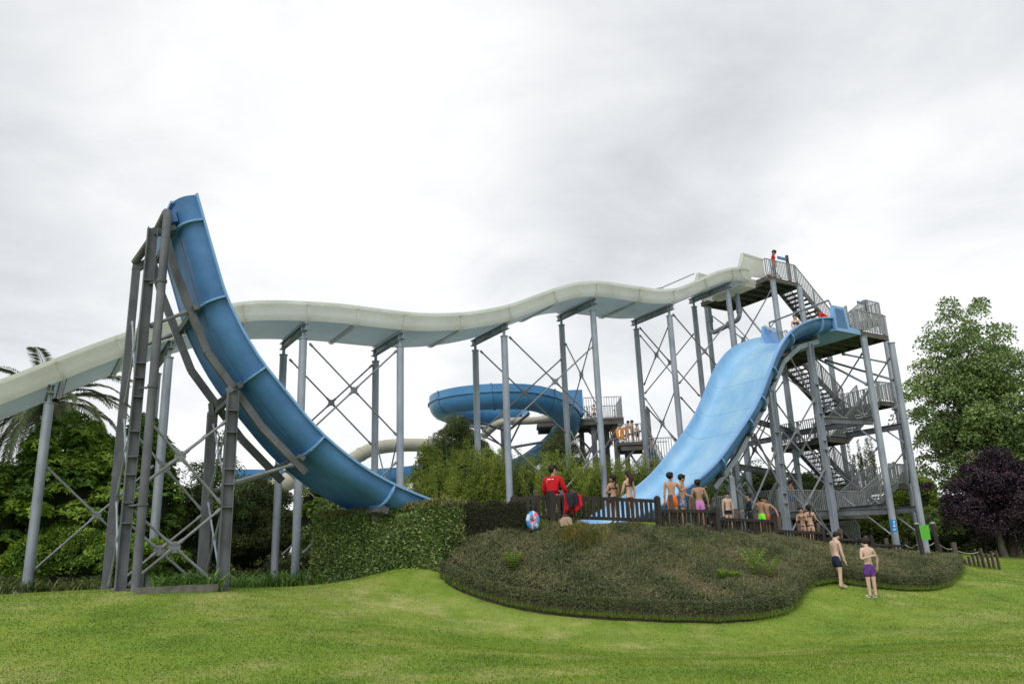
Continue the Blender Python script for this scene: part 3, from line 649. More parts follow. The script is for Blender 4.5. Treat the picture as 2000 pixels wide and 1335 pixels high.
# landing railings
R = lambda s0, q0, s1, q1, z: railing(tower, W(s0, q0, z), W(s1, q1, z))
R(30.45, 5.55, 32.45, 5.55, Z1); R(30.0, 5.55, 30.45, 5.56, Z1); R(30.05, 9.9, 30.05, 10.5, Z1); R(30.1, 10.55, 32.4, 10.55, Z1); R(32.45, 7.2, 32.45, 10.5, Z1)
R(29.2, .1, 31.4, .1, Z2); R(31.4, .15, 31.4, 3.45, Z2); R(29.1, 4.0, 29.1, 6.6, Z2); R(29.1, 6.65, 31.35, 6.65, Z2)
railing(tower, W(29.2, .25, Z2), W(29.2, 3.2, Z2), .8)
R(36.35, 3.35, 36.35, 6.85, ZL[0]); R(35.25, 3.35, 36.3, 3.35, ZL[0]); R(35.25, 6.85, 36.3, 6.85, ZL[0])
R(35.85, 3.05, 35.85, 6.5, ZL[1]); R(34.65, 3.05, 35.8, 3.05, ZL[1]); R(34.65, 6.55, 35.8, 6.55, ZL[1])
R(29.95, 3.05, 29.95, 6.5, ZL[2]); R(30.0, 3.05, 31.4, 3.05, ZL[2]); R(30.0, 6.55, 31.4, 6.55, ZL[2])
R(35.55, 2.95, 35.55, 6.3, ZL[3]); R(34.25, 2.95, 35.5, 2.95, ZL[3]); R(34.25, 6.35, 35.5, 6.35, ZL[3])
R(25.05, 2.45, 31.15, 2.45, ZL[4]); R(25.05, 2.5, 25.05, 6.3, ZL[4]); R(25.1, 6.35, 31.1, 6.35, ZL[4])
# columns
def tcol(s, q, zt, fl=None, r=.15): column(tower, s, q, zt, r, pin=False, flange=fl)
tcol(29.22, -.12, 11.1); tcol(31.33, -.12, 11.05); tcol(35.05, 2.45, 13.6, [8.6]); tcol(30.2, 5.35, 15.85, [10.7]); tcol(32.34, 5.35, 15.85)
tcol(30.25, 10.4, 15.85, [10.2]); tcol(32.3, 10.4, 15.85); tcol(36.0, 6.7, 13.4); tcol(27.2, 4.0, 11.0)
# frames: horizontal channels along q, diagonal tubes
for s, qa, qb, z in ((29.22, .05, 5.2, 7.3), (31.33, .05, 5.2, 7.1), (31.33, .05, 5.2, 3.3), (29.22, .05, 5.2, 3.4), (30.2, 5.5, 10.3, 7.4), (30.2, 5.5, 10.3, 4.9)):
    mb = MB(); mb.ibeam(W(s, qa, z), W(s, qb, z), .12, .28); mb.build('frame_beam', M['galv_dark'], tower)
for (a, b, z) in (((26.3, .55), (29.1, .0), 7.15), ((23.3, 2.9), (30, 5.3), 7.6), ((23.3, 2.9), (30, 5.3), 5.3), ((25.0, 2.45), (29.2, .05), 3.2)):
    mb = MB(); mb.ibeam(W(*a, z), W(*b, z), .12, .26); mb.build('frame_beam', M['galv_dark'], tower)
for (a, b) in (((29.22, .05, 8.9), (29.4, 3.1, 11.1)), ((31.33, .05, 9.3), (31.3, 3.6, 11.1)), ((35.05, 2.6, 11.1), (31.4, 2.6, 11.2)), ((30.1, 5.3, 11.5), (30.1, 8.2, 15.8))):
    rod(tower, W(*a), W(*b), .055, 'galv')
for q in (2.6,):
    xbrace(tower, W(31.4, .0, 6.0), W(31.45, .0, 9.4), W(34.95, 2.4, 6.0), W(34.95, 2.4, 9.2), r=.04); xbrace(tower, W(31.45, .0, 1.9), W(31.45, .0, 4.2), W(34.95, 2.4, 1.9), W(34.95, 2.4, 4.6), r=.04)
    xbrace(tower, W(31.45, 0, 4.3), W(31.45, 0, 6.2), W(34.95, 2.4, 4.8), W(34.95, 2.4, 6.6), r=.035)
for z0, z1 in ((2.2, 6.0), (6.3, 10.4)):
    xbrace(tower, W(29.22, .05, z0), W(29.22, .05, z1), W(30.1, 5.2, z0), W(30.1, 5.2, z1), r=.035, m='galv')
    xbrace(tower, W(31.33, .05, z0), W(31.33, .05, z1), W(32.3, 5.2, z0), W(32.3, 5.2, z1), r=.035, m='galv')
for z0, z1 in ((2.4, 6.2), (6.5, 10.3), (11.0, 15.4)):
    xbrace(tower, W(30.2, 5.5, z0), W(30.2, 5.5, z1), W(30.25, 10.25, z0), W(30.25, 10.25, z1), r=.035, m='galv')
xbrace(tower, W(28.15, 6.7, 10.6), W(28.15, 6.7, 13.6), W(30.1, 5.45, 10.6), W(30.1, 5.45, 13.6), r=.03)
# two name posts with small blue boards
for nm, (s, q, zb), dz in (('a', (32.35, 5.9, Z1), 1.75), ('b', (35.6, 3.6, ZL[0]-.4), 1.6)):
    pr = empty('sign_post', W(s, q, zb), 'short blue direction board on wooden post at the %s platform' % ('upper white slide' if nm == 'a' else 'right blue slide'), 'sign')
    mb = MB(); mb.box(W(s, q, zb+dz/2), .13, .13, dz, A3); mb.build('post', M['wood_grey'], pr)
    mb = MB(); mb.box(W(s-.42, q+.02, zb+dz-.25), .75, .04, .17, A3); mb.build('board', flat('blue_board', (.09, .2, .42)), pr)
# blue safety notice on the near right column
nt_ = empty('notice_sign', W(29.1, -.3, 2.3), 'small bright blue notice with white figure on the thick column', 'sign')
pc = W(29.22, -.12, 0); a0 = math.atan2(-pc[1], -pc[0]); mb = MB()
def arcp(cx, cy, r, a, z): return (cx+r*math.cos(a), cy+r*math.sin(a), z)
z0 = 2.32; vs = []
for k in range(7):
    a = a0-.75+k*.25
    for z in (z0, z0+.5): vs.append(arcp(pc[0], pc[1], .158, a, z))
    for z in (z0, z0+.5): vs.append(arcp(pc[0], pc[1], .170, a, z))
fs = []
for k in range(6):
    b = 4*k; fs += [(b+2, b+6, b+7, b+3), (b+1, b+3, b+7, b+5), (b, b+4, b+6, b+2)]
mb.add(vs, fs); mb.build('board', flat('notice_blue', (.02, .24, .62), var=.03), nt_)
mb = MB()
def patch(a1, a2, za, zb):
    vs = []
    for k in range(4):
        a = a0+a1+(a2-a1)*k/3
        for r in (.1705, .176):
            for z in (za, zb): vs.append(arcp(pc[0], pc[1], r, a, z))
    for k in range(3):
        pass
    mb.add(vs, [(4*k+2, 4*k+6, 4*k+7, 4*k+3) for k in range(3)])
patch(.1, .4, z0+.36, z0+.44); patch(.1, .28, z0+.2, z0+.33); patch(-.1, .45, z0+.2, z0+.24); patch(-.2, .5, z0+.08, z0+.11); patch(-.2, .3, z0+.04, z0+.06)
mb.build('pictogram', flat('white_print', (.75, .78, .8), var=.02), nt_)
# ------------------------------------------------------------------ VEGETATION
def box_px(x0, y0, x1, y1, Y, toground=False):
    c = P((x0+x1)/2, (y0+y1)/2, Y); rx = (P(x1, (y0+y1)/2, Y)[0]-P(x0, (y0+y1)/2, Y)[0])/2
    zt = P((x0+x1)/2, y0, Y)[2]; zb = P((x0+x1)/2, y1, Y)[2]
    if toground: zb = gz(c[0], c[1])
    return np.array([c[0], Y, (zt+zb)/2]), rx, (zt-zb)/2
def foliage(root, name, mt, centers, radii, per, L, Wd, style, tone=None, back=.5):
    """leaf-sized faces over many clumps; centers (k,3), radii (k,3)"""
    k = len(centers); dirs = unit(k*per).reshape(k, per, 3)
    if style != 'open': dirs[..., 2] = np.where(dirs[..., 2] < -.35, -dirs[..., 2], dirs[..., 2])
    rad = 1-.45*RNG.random((k, per, 1))**2 if style != 'open' else RNG.random((k, per, 1))**.5
    pos = (centers[:, None]+dirs*radii[:, None]*rad).reshape(-1, 3); n = len(pos); nr = dirs.reshape(-1, 3)
    rv = unit(n)
    if style == 'rosette':
        g = 6; m = n//g; pk_ = RNG.permutation(n)[:m]; pk_.sort(); cl_ = np.repeat(pk_//per, g); pos = np.repeat(pos[pk_], g, 0); base = np.repeat(nr[pk_]+np.array([0, 0, .7])+.35*rv[:m], g, 0); base /= np.linalg.norm(base, axis=1, keepdims=True)
        ax = np.cross(base, unit(m*g)); ax /= np.linalg.norm(ax, axis=1, keepdims=True); ax = ax+base*.45; nor = base; n = m*g
    elif style == 'bamboo':
        ax = nr*.5+rv*.7+np.array([0, 0, .25]); nor = unit(n)
    elif style == 'droop':
        ax = nr*.4+rv*.5+np.array([0, 0, -.5]); nor = nr+.5*rv
    else:
        ax = nr*.5+rv*.9+np.array([0, 0, .2]); nor = nr*.8+unit(n)*.8+np.array([0, 0, .4])
    t = RNG.random(len(ax)) if tone is None else (tone[cl_] if style == 'rosette' else np.repeat(tone, per))+RNG.normal(size=len(ax))*.13
    s = .7+.6*RNG.random(len(ax))
    return leaves(name, mt, pos, ax, nor, L*s, Wd*s, np.clip(t, 0, 1), root)
def clumps(c, rx, ry, rz, n, cr, fill=.2, lobes=True):
    d = unit(n); d[:, 2] = np.where(d[:, 2] < -.5, -d[:, 2], d[:, 2])
    rad = 1-fill*RNG.random((n, 1))**1.5
    rr = 1+.12*np.sin(d[:, :1]*5+rx)+.1*np.sin(d[:, 2:]*7+ry)
    ctr = c+d*np.array([rx, ry, rz])*rad*rr-d*cr*.5
    sz = cr*(.65+.7*RNG.random((n, 1)))*np.array([[1, 1, .75]])
    return ctr, sz
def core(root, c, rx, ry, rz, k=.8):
    mb = MB(); mb.ell(c, rx*k, ry*k, rz*k, 18, 12, jit=.25); return mb.build('shade_core', M['hollow'], root)  # solid body whose dark colour stands for shade inside the foliage
def shrub(name, label, cat, bx, Y, ry, n, cr, per, L, Wd, mt, style='any', tog=True, corek=.8, group=None, fill=.2, stems=3):
    c, rx, rz = box_px(*bx, Y, tog); g = gz(c[0], c[1]); root = empty(name, (c[0], c[1], g), label, cat, group)
    ctr, sz = clumps(c, rx, ry, rz, n, cr, fill); foliage(root, 'foliage', M[mt], ctr, sz, per, L, Wd, style, tone=RNG.random(len(ctr))*.75+.1)
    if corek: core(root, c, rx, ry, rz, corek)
    for i in range(stems):
        a = random.random()*6.28; mb = MB(); mb.tube([(c[0]+.2*math.cos(a), c[1]+.2*math.sin(a), g-.1), (c[0]+.4*rx*math.cos(a), c[1]+.4*ry*math.sin(a), c[2])], [.07, .03], 7); mb.build('stem', M['bark'], root)
    return root
def tree(name, label, cat, bx, Y, ry, nl, cr, per, L, Wd, mt, bark='bark', trunk_top=.75, tr=.2, style='any', lean=0, group=None, gaps=.55, nlimb=16):
    """tapered trunk, limbs running out to clumps, foliage in the clumps with gaps between"""
    c, rx, rz = box_px(*bx, Y, False); g = gz(c[0], c[1]); root = empty(name, (c[0]+lean, c[1], g), label, cat, group)
    top = c[2]+rz*trunk_top; b = np.array([c[0]+lean, c[1], g-.2]); tp = np.array([c[0], c[1], top]); pts = [b+(tp-b)*k+np.array([math.sin(k*5)*.12, math.cos(k*4)*.12, 0])*(k*(1-k)*4) for k in np.linspace(0, 1, 8)]
    mb = MB(); mb.tube(pts, [tr*(1-.85*k) for k in np.linspace(0, 1, 8)], 12); mb.build('trunk', M[bark], root)
    d = unit(nl); rad = 1-gaps*RNG.random((nl, 1)); hh = d[:, 2:]; shape = np.where(hh > 0, 1-.3*hh**2, 1.0)
    ctr = c+d*np.array([rx, ry, rz])*rad*np.concatenate([shape, shape, np.ones_like(shape)], 1)*(1+.09*np.sin(d[:, :1]*6+1)+.07*np.sin(hh*8))-d*cr*.4
    sz = cr*(.55+.8*RNG.random((nl, 1)))*np.array([[1, 1, .9]])
    order = np.argsort(-np.linalg.norm((ctr-c)/np.array([rx, ry, rz]), axis=1))
    for i in order[::max(1, nl//nlimb)][:nlimb]:
        e = ctr[i]; k = min(.92, max(.15, (e[2]-b[2])/(tp[2]-b[2])-.22)); a = b+(tp-b)*k; mb = MB(); m_ = (a+e)/2+np.array([0, 0, .15])
        mb.tube([a, m_, e], [tr*.42*(1-k*.6), tr*.22*(1-k*.4), .015], 7); mb.build('limb', M[bark], root)
    foliage(root, 'crown', M[mt], ctr, sz, per, L, Wd, style, tone=RNG.random(nl)*.8+.1)
    return root
# left rounded shrubs
shrub('rounded_shrub', 'tall rounded evergreen shrub with bright leaf tips behind the leftmost steel column', 'shrub', (25, 830, 250, 1160), 27.3, 2.2, 130, .42, 620, .15, .055, 'l_shrub', 'rosette', corek=.64)
shrub('rounded_shrub', 'evergreen shrub with bright leaf tips just behind the leaning feed pipe', 'shrub', (205, 845, 345, 1160), 28.6, 1.9, 90, .4, 560, .15, .055, 'l_shrub', 'rosette', corek=.64)
shrub('rounded_shrub', 'low evergreen shrub at the far left edge under the palm', 'shrub', (-90, 920, 62, 1165), 26.2, 1.6, 70, .4, 500, .15, .055, 'l_shrub', 'rosette', corek=.64)
shrub('dark_shrub', 'dark shadowy shrub filling the gap beneath the leftmost rounded shrub', 'shrub', (-40, 1040, 330, 1165), 26.0, .8, 150, .32, 420, .12, .045, 'l_shrub', 'any', corek=.45)
# airy small tree and darker background shrubs on the left
tree('loose_tree', 'thin airy tree with open sprays of leaves between the left pylons', 'tree', (325, 862, 500, 1060), 31, 1.7, 60, .38, 110, .13, .055, 'l_mid', tr=.09, trunk_top=.5, gaps=.8, style='droop', nlimb=14)
for bx, Y in (((338, 828, 385, 880), 30.5), ((470, 905, 560, 960), 31.5)):
    pass
shrub('dark_shrub', 'dull brownish green shrub right of the airy tree', 'shrub', (410, 945, 590, 1125), 33.5, 2, 110, .45, 380, .11, .045, 'l_conifer', 'any', corek=.72)
shrub('dark_shrub', 'dark bush low between the left pylons behind the strap leaves', 'shrub', (300, 985, 470, 1130), 32, 1.5, 90, .42, 360, .12, .045, 'l_conifer', 'droop', corek=.72)
shrub('lime_shrub', 'fresh lime green bush between the two round columns left of the hedge', 'shrub', (575, 930, 668, 1110), 32.5, 1.4, 55, .34, 240, .13, .05, 'l_lime', 'rosette', corek=.75)
shrub('dark_shrub', 'dark shrub behind the lime green bush beside the laurel hedge', 'shrub', (590, 985, 720, 1130), 30.2, 1.2, 60, .36, 230, .12, .05, 'l_mid', 'any', corek=.72)
# bamboo thicket and evergreen clumps behind the slide
bam = [((790, 905, 905, 1010), 33.4, 'bushy bamboo clump at the left end of the thicket above the blue slide'), ((855, 855, 980, 1010), 34.6, 'tall yellow green bamboo clump left of the central round column'),
       ((950, 875, 1075, 1010), 35.2, 'bamboo clump directly behind the seated man in red'), ((1040, 868, 1150, 1010), 36.2, 'bamboo clump between the man in red and the tall column beside the two girls'),
       ((1120, 885, 1220, 1010), 37.6, 'bamboo clump behind the two girls in black bikinis'), ((1195, 880, 1300, 1000), 39.2, 'bamboo clump touching the far rim of the blue ramp')]
for bx, Y, lb in bam:
    c, rx, rz = box_px(*bx, Y, True); root = empty('bamboo_clump', (c[0], c[1], gz(c[0], c[1])), lb, 'bamboo', 'bamboo clumps behind the slides')
    K_, A_, N_, T_ = 150, [], [], []
    for i in range(K_):      # feathery arching culms, leafy from low down to the nodding tip
        an = random.random()*6.283; rr = math.sqrt(random.random()); x0 = c[0]+rx*1.05*rr*math.cos(an); y0 = c[1]+1.2*rr*math.sin(an); z0 = gz(x0, y0)+.2
        hh = 2*rz*(.72+.42*random.random())*(1-.2*rr); ox, oy = random.gauss(0, .25)+.35*rr*math.cos(an), random.gauss(0, .2); m_ = 230; t = RNG.random(m_)**.75; w_ = .26*(1-.75*t)+.05
        pos = np.column_stack([x0+ox*t**2, y0+oy*t**2, z0+hh*(t-.12*t**4)])+unit(m_)*w_[:, None]*RNG.random((m_, 1))**.5; A_.append(pos); N_.append(unit(m_)*.8+np.array([ox*.6, oy*.6, .15])); T_.append(np.clip(random.random()*.7+.1+RNG.normal(size=m_)*.13, 0, 1))
    A_ = np.concatenate(A_); leaves('foliage', M['l_bamboo'], A_, np.concatenate(N_), unit(len(A_)), .1+.08*RNG.random(len(A_)), .024, np.concatenate(T_), root)
    mb = MB(); mb.ell(c-np.array([0, 0, rz*.2]), rx*.6, .7, rz*.7, 16, 10, jit=.3); mb.build('shade_core', M['hollow'], root)
    for i in range(9):
        a = np.array([c[0]+(random.random()-.5)*rx*1.4, c[1]+(random.random()-.5)*1.6, gz(c[0], c[1])-.1]); b = a+np.array([(random.random()-.5)*.9, (random.random()-.5)*.5, rz*(1.75+.4*random.random())])
        mb = MB(); mb.tube([a, (a+b)/2, b], [.02, .017, .006], 5); mb.build('cane', M['l_bamboo'], root)
shrub('evergreen_shrub', 'big dark evergreen shrub below the left end of the spiral slide', 'shrub', (815, 832, 985, 1040), 39.5, 2.4, 170, .5, 320, .12, .035, 'l_conifer', 'any', corek=.72, fill=.2)
shrub('evergreen_shrub', 'dark evergreen shrub standing below the lower turn of the spiral slide', 'shrub', (1040, 852, 1165, 1000), 43, 2, 90, .45, 220, .12, .035, 'l_conifer', 'any', corek=.72, fill=.2)
shrub('evergreen_shrub', 'olive toned shrub rising left behind the yellow green bamboo', 'shrub', (800, 885, 870, 1010), 36.5, 1.2, 50, .36, 230, .12, .04, 'l_bamboo', 'any', corek=.72)
# right background
rb = [((1365, 935, 1460, 1060), 41.5, 'l_mid', 'dark green shrub low behind the blue ramp and its steel legs'), ((1430, 925, 1545, 1060), 43.5, 'l_conifer', 'olive shrub seen through the braces behind the boys'),
      ((1520, 935, 1640, 1060), 45.5, 'l_mid', 'broad green shrub behind the two girls under the stairs'), ((1615, 950, 1700, 1075), 47, 'l_mid', 'shrub behind the lowest stair flight'),
      ((1650, 985, 1770, 1085), 44.5, 'l_lime', 'yellow green bush behind the thick column with the blue notice'), ((1735, 930, 1850, 1090), 45.5, 'l_lime', 'tall yellow green bush between the right columns and the purple tree'),
      ((1290, 945, 1385, 1050), 43, 'l_mid', 'dark shrub hidden behind the lower blue ramp'), ((1790, 1000, 1905, 1100), 43, 'l_maple', 'shady green bush beneath the purple tree behind the rope')]
for bx, Y, mt, lb in rb: shrub('background_shrub', lb, 'shrub', bx, Y, 1.8, 75, .42, 230, .13, .06, mt, 'any', corek=.72, group='shrubs behind the stair tower')
tree('loose_tree', 'thin feathery young tree poking above the shrubs left of the stairs', 'tree', (1440, 905, 1530, 985), 47, 1.5, 34, .42, 90, .13, .05, 'l_mid', tr=.08, gaps=.8, nlimb=12)
tree('loose_tree', 'thin young tree behind the braces under the middle landing', 'tree', (1555, 910, 1640, 990), 49, 1.5, 34, .42, 90, .13, .05, 'l_mid', tr=.08, gaps=.8, nlimb=12)
# pine with upright shoots
pn = empty('pine_tree', (*P(1690, 900, 50)[:2], 1.3), 'dark young pine with upright shoots seen between the stair columns', 'tree')
c = P(1692, 930, 50); zg = gz(c[0], c[1]); mb = MB(); mb.tube([(c[0], c[1], zg-.1), (c[0], c[1], c[2])], [.12, .05], 8); mb.build('trunk', M['bark'], pn)
for i in range(16):
    a = P(1664+random.random()*60, 965-random.random()*25, 49.5+random.random()*2.5); top = a+np.array([(random.random()-.5)*.3, 0, 1.3+random.random()*1.6]); n = 240
    t = RNG.random(n); pos = a+(top-a)*t[:, None]; ax = unit(n)*.8+np.array([0, 0, .8]); leaves('branch', M['l_conifer'], pos, ax, unit(n), .2, .028, RNG.random(n), pn)
tree('maple_tree', 'tall airy broadleaf tree rising right of the stair tower', 'tree', (1768, 592, 2085, 1110), 47, 4.0, 600, .72, 160, .15, .12, 'l_maple', tr=.26, trunk_top=.62, gaps=.8, nlimb=26)
tree('purple_tree', 'dark purple leaved tree at the right edge in front of the tall green one', 'tree', (1825, 868, 2090, 1100), 41, 2.9, 260, .5, 300, .1, .075, 'l_purple', tr=.2, trunk_top=.4, gaps=.7, nlimb=14)
tree('woodland_tree', 'dark green tree behind the pickets at the right edge', 'tree', (1880, 960, 2120, 1100), 52, 2.5, 110, .6, 170, .16, .11, 'l_maple', bark='bark_pale', tr=.24, trunk_top=.5, gaps=.8)
for i, (px, Y, lb) in enumerate([(1968, 41, 'pale mossy trunk just right of the leaning pickets'), (1996, 43, 'grey trunk at the right edge of the photo')]):
    a = P(px, 1115, Y); zg = gz(a[0], a[1]); r_ = empty('bare_trunk', (a[0], a[1], zg), lb, 'tree trunk'); mb = MB()
    mb.tube([(a[0], a[1], zg-.1), (a[0]-.15, a[1], zg+1.3), (a[0]-.3, a[1]+.1, zg+3.4)], [.2, .15, .1], 10); mb.build('trunk', M['bark_pale'], r_)
# dark woodland behind everything low at the right and far away
def mass(name, label, pts, h, mt, n, L, Wd, thick=2.5):
    pp = []
    for _ in range(n):
        k = random.random()*(len(pts)-1); i = int(k); a = np.array(pts[i]); b = np.array(pts[i+1]); p = a+(b-a)*(k-i)
        hh = h*(.75+.25*math.sin(p[0]*.7)+.15*math.sin(p[0]*1.9)); pp.append((p[0]+random.gauss(0, .4), p[1]+random.gauss(0, thick/3), gz(p[0], min(60, p[1]))+hh*random.random()**.7))
    pp = np.array(pp); return tag(leaves(name, M[mt], pp, unit(n)+np.array([0, 0, .3]), unit(n), L, Wd, RNG.random(n)), label, 'vegetation', kind='stuff')
mass('distant_woodland', 'distant wood closing the view low behind the whole park', [(-60, 62), (-30, 66), (0, 68), (30, 66), (60, 60)], 2.2, 'l_conifer', 60000, .4, .3, 4)
mass('undergrowth', 'shady undergrowth behind the pickets below the purple tree', [(18, 44), (24, 45), (34, 43)], 1.7, 'l_conifer', 9000, .16, .1, 2)
mass('undergrowth', 'shady undergrowth behind the left pylons and strap leaves', [(-19, 30), (-14, 31), (-8, 32.5), (-4, 33)], 1.5, 'l_conifer', 12000, .14, .08, 1.5)

# palm
pb = P(85, 830, 40); pg = gz(pb[0], pb[1]); pal = empty('palm_tree', (pb[0], pb[1], pg), 'date palm with arching grey green fronds at the left edge behind the cream slide', 'palm tree')
hub = np.array([pb[0], pb[1], P(85, 790, 40)[2]]); mb = MB(); mb.tube([(pb[0], pb[1], pg-.2), hub-np.array([0, 0, .4])], [.4, .32], 12); mb.build('trunk', M['bark'], pal)
mb = MB(); mb.ell(hub-np.array([0, 0, .5]), .6, .6, .8, 12, 8, jit=.2); mb.build('crown_base', M['bark'], pal)
for i in range(54):
    az = i*2.399+random.random()*.3; el = 1.15-1.75*(i/54)+random.gauss(0, .08); Lf = 4.7+random.random()*.8; n = 64
    hd = np.array([math.cos(az), math.sin(az), 0]); t = np.linspace(.03, 1, 24); pts = []; p = hub.copy(); e = el
    for k in range(24): pts.append(p.copy()); p = p+(hd*math.cos(e)+np.array([0, 0, math.sin(e)]))*Lf/24; e -= .058+.03*(k/24)
    pts = np.array(pts); mb = MB(); mb.tube(pts[::4], [.035, .03, .025, .018, .012, .008][:len(pts[::4])], 5); fr = mb.build('frond', M['l_palm'], pal)
    kk = np.linspace(1, 22.9, n); i0 = kk.astype(int); q = pts[i0]+(pts[np.minimum(i0+1, 23)]-pts[i0])*(kk-i0)[:, None]; T = pts[np.minimum(i0+1, 23)]-pts[i0]; T /= np.linalg.norm(T, axis=1, keepdims=True)
    S = np.cross(T, [0, 0, 1.0]); S /= np.linalg.norm(S, axis=1, keepdims=True); Up = np.cross(S, T); pos = np.concatenate([q, q]); sgn = np.concatenate([np.ones(n), -np.ones(n)])[:, None]
    TT = np.concatenate([T, T]); SS = np.concatenate([S, S]); UU = np.concatenate([Up, Up]); tt = np.concatenate([kk, kk])/23; ax = SS*sgn+TT*.75+UU*.25-np.array([0, 0, .25])+unit(2*n)*.08
    leaves('leaflets', M['l_palm'], pos, ax, UU, .62*np.sin(np.clip(tt*2.6+.35, 0, 3.0))+.08, .05, np.clip(RNG.random(2*n)*.5+(.1 if el < 0 else .4), 0, 1), fr)

# strap leaved plants
def strap(name, label, pxs, n, Lm, m='l_strap', group=None):
    """pxs: list of (px, py, Y) tufts; every tuft is a fan of arching blades"""
    a = P(*pxs[0]); root = empty(name, (a[0], a[1], gz(a[0], a[1])), label, 'plant', group); V = MB2(); 
    for (px, py, Y) in pxs:
        b = P(px, py, Y); b[2] = gz(b[0], b[1])
        for i in range(n): V.blade(b+np.array([random.gauss(0, .08), random.gauss(0, .08), 0]), random.random()*6.28, Lm*(.7+.5*random.random()), .035, .5+random.random()*.8)
    V.build('blades', M[m], root); return root
class MB2:
    def __init__(self): self.v = []; self.f = []; self.r = []
    def blade(self, b, az, L, w, bend):
        h = np.array([math.cos(az), math.sin(az), 0]); s = np.array([-h[1], h[0], 0]); e = 1.35-random.random()*.35; p = np.array(b, float); i0 = len(self.v); K = 5; r = random.random()
        for k in range(K+1):
            ww = w*(1-.85*(k/K)**2)/2; self.v += [tuple(p+s*ww), tuple(p-s*ww)]; p = p+(h*math.cos(e)+np.array([0, 0, math.sin(e)]))*L/K; e -= bend*2/K
        for k in range(K): self.f.append((i0+2*k, i0+2*k+1, i0+2*k+3, i0+2*k+2)); self.r.append(r)
    def build(self, name, m, parent):
        o_ = np.array(parent_loc(parent)); me = bpy.data.meshes.new(name); me.from_pydata([tuple(np.array(p)-o_) for p in self.v], [], self.f); me.materials.append(m)
        me.attributes.new('rnd', 'FLOAT', 'FACE').data.foreach_set('value', self.r); o = bpy.data.objects.new(name, me); COL.objects.link(o); o.parent = parent; return o
strap('strap_leaf_clump', 'clump of long arching green strap leaves at the foot of the second left pylon', [(300+random.random()*125, 1140, 22+random.random()*3.2) for _ in range(46)], 15, .75)
strap('strap_leaf_clump', 'single fresh tuft of strap leaves spilling over the concrete slab', [(415, 1150, 20.9), (425, 1150, 21.0), (408, 1150, 21.0)], 26, .8)
strap('strap_leaf_clump', 'wide bed of green strap leaves between the second pylon and the round columns', [(448+random.random()*175, 1140, 25+random.random()*4.5) for _ in range(80)], 15, .85)
strap('strap_leaf_clump', 'dark strap leaves in the shade along the left lawn edge', [(-20+random.random()*215, 1160, 23.2+random.random()*2) for _ in range(46)], 15, .65, 'l_conifer')
# laurel hedge
def hedge(name, label, a, b, th, za, zb, n, L, Wd, mt, tipm=None, rough=.06):
    a = np.array(a, float); b = np.array(b, float); T = b-a; Ln = np.linalg.norm(T); T /= Ln; Nn = np.array([-T[1], T[0]]); 
    if Nn[1] < 0: Nn = -Nn
    g0 = gz(*a); root = empty(name, (a[0], a[1], g0), label, 'hedge'); mb = MB()
    def top(u): return za+(zb-za)*u
    vs = []
    for u in (.02, .98):
        for v in (.1, th-.1):
            p = a+T*Ln*u+Nn*v; vs += [(p[0], p[1], gz(*p)-.1), (p[0], p[1], top(u)-.13)]
    mb.add(vs, [(0, 1, 3, 2), (4, 6, 7, 5), (0, 4, 5, 1), (2, 3, 7, 6), (1, 5, 7, 3)]); mb.build('shade_core', M['hollow'], root)
    A = [Ln*2, Ln*th, th*2, th*2, Ln*1.0]; A = np.array(A)/sum(A); P_, Nn_ = [], []
    for face, fr in enumerate(A):
        k = int(n*fr); u = RNG.random(k); v = RNG.random(k)
        if face == 0: xy = a+np.outer(u*Ln, T); nn = -Nn; zf = v
        elif face == 1: xy = a+np.outer(u*Ln, T)+np.outer(v*th, Nn); nn = None; zf = np.ones(k)
        elif face == 2: xy = b+np.outer(v*th, Nn); zf = u; nn = T; u = np.ones(k)
        elif face == 3: xy = a+np.outer(v*th, Nn); zf = u; nn = -T; u = np.zeros(k)
        else: xy = a+np.outer(u*Ln, T)+Nn*th; zf = v; nn = Nn
        g = ground(xy[:, 0], xy[:, 1]); tz = top(u)+.06*np.sin(u*23)+.05*np.sin(v*9+u*11); z = g+(tz-g)*zf
        n3 = np.tile([0, 0, 1.0] if nn is None else [nn[0], nn[1], 0], (k, 1)); d = rough*(np.sin(xy[:, :1]*4+zf[:, None]*7)*.5+RNG.normal(size=(k, 1))*.55)
        pos = np.column_stack([xy, z])+n3*d; P_.append(pos); Nn_.append(n3)
    pos = np.concatenate(P_); nn = np.concatenate(Nn_); ax = nn*.45+unit(len(pos))*.8+np.array([0, 0, .35]); s = .7+.6*RNG.random(len(pos))
    leaves('foliage', M[mt], pos, ax, nn+unit(len(pos))*.7, L*s, Wd*s, RNG.random(len(pos)), root)
    if tipm:
        k = n//9; u = RNG.random(k); v = RNG.random(k); xy = a+np.outer(u*Ln, T)+np.outer(v*th-.05, Nn); z = top(u)+.03+RNG.random(k)*.1*(1+u)
        leaves('leaf_tips', M[tipm], np.column_stack([xy, z]), unit(k)*.6+np.array([0, 0, 1]), unit(k), L*1.1, Wd*.9, RNG.random(k), root)
    return root
a = P(610, 1130, 25.6); b = P(866, 1120, 23.1); hedge('laurel_hedge', 'clipped laurel hedge with glossy leaves and pale tips at the crest of the lawn', a[:2], b[:2], 1.5, P(612, 1014, 25.6)[2], P(866, 991, 23.1)[2], 76000, .105, .046, 'l_laurel', 'l_tip')
a = P(868, 1075, 23.9); b = P(1027, 1060, 24.1); hedge('dark_hedge', 'dense dark tightly clipped hedge block beside the wooden fence', a[:2], b[:2], 1.3, P(868, 987, 23.9)[2], P(1027, 982, 24.1)[2], 62000, .04, .02, 'l_box', rough=.035)

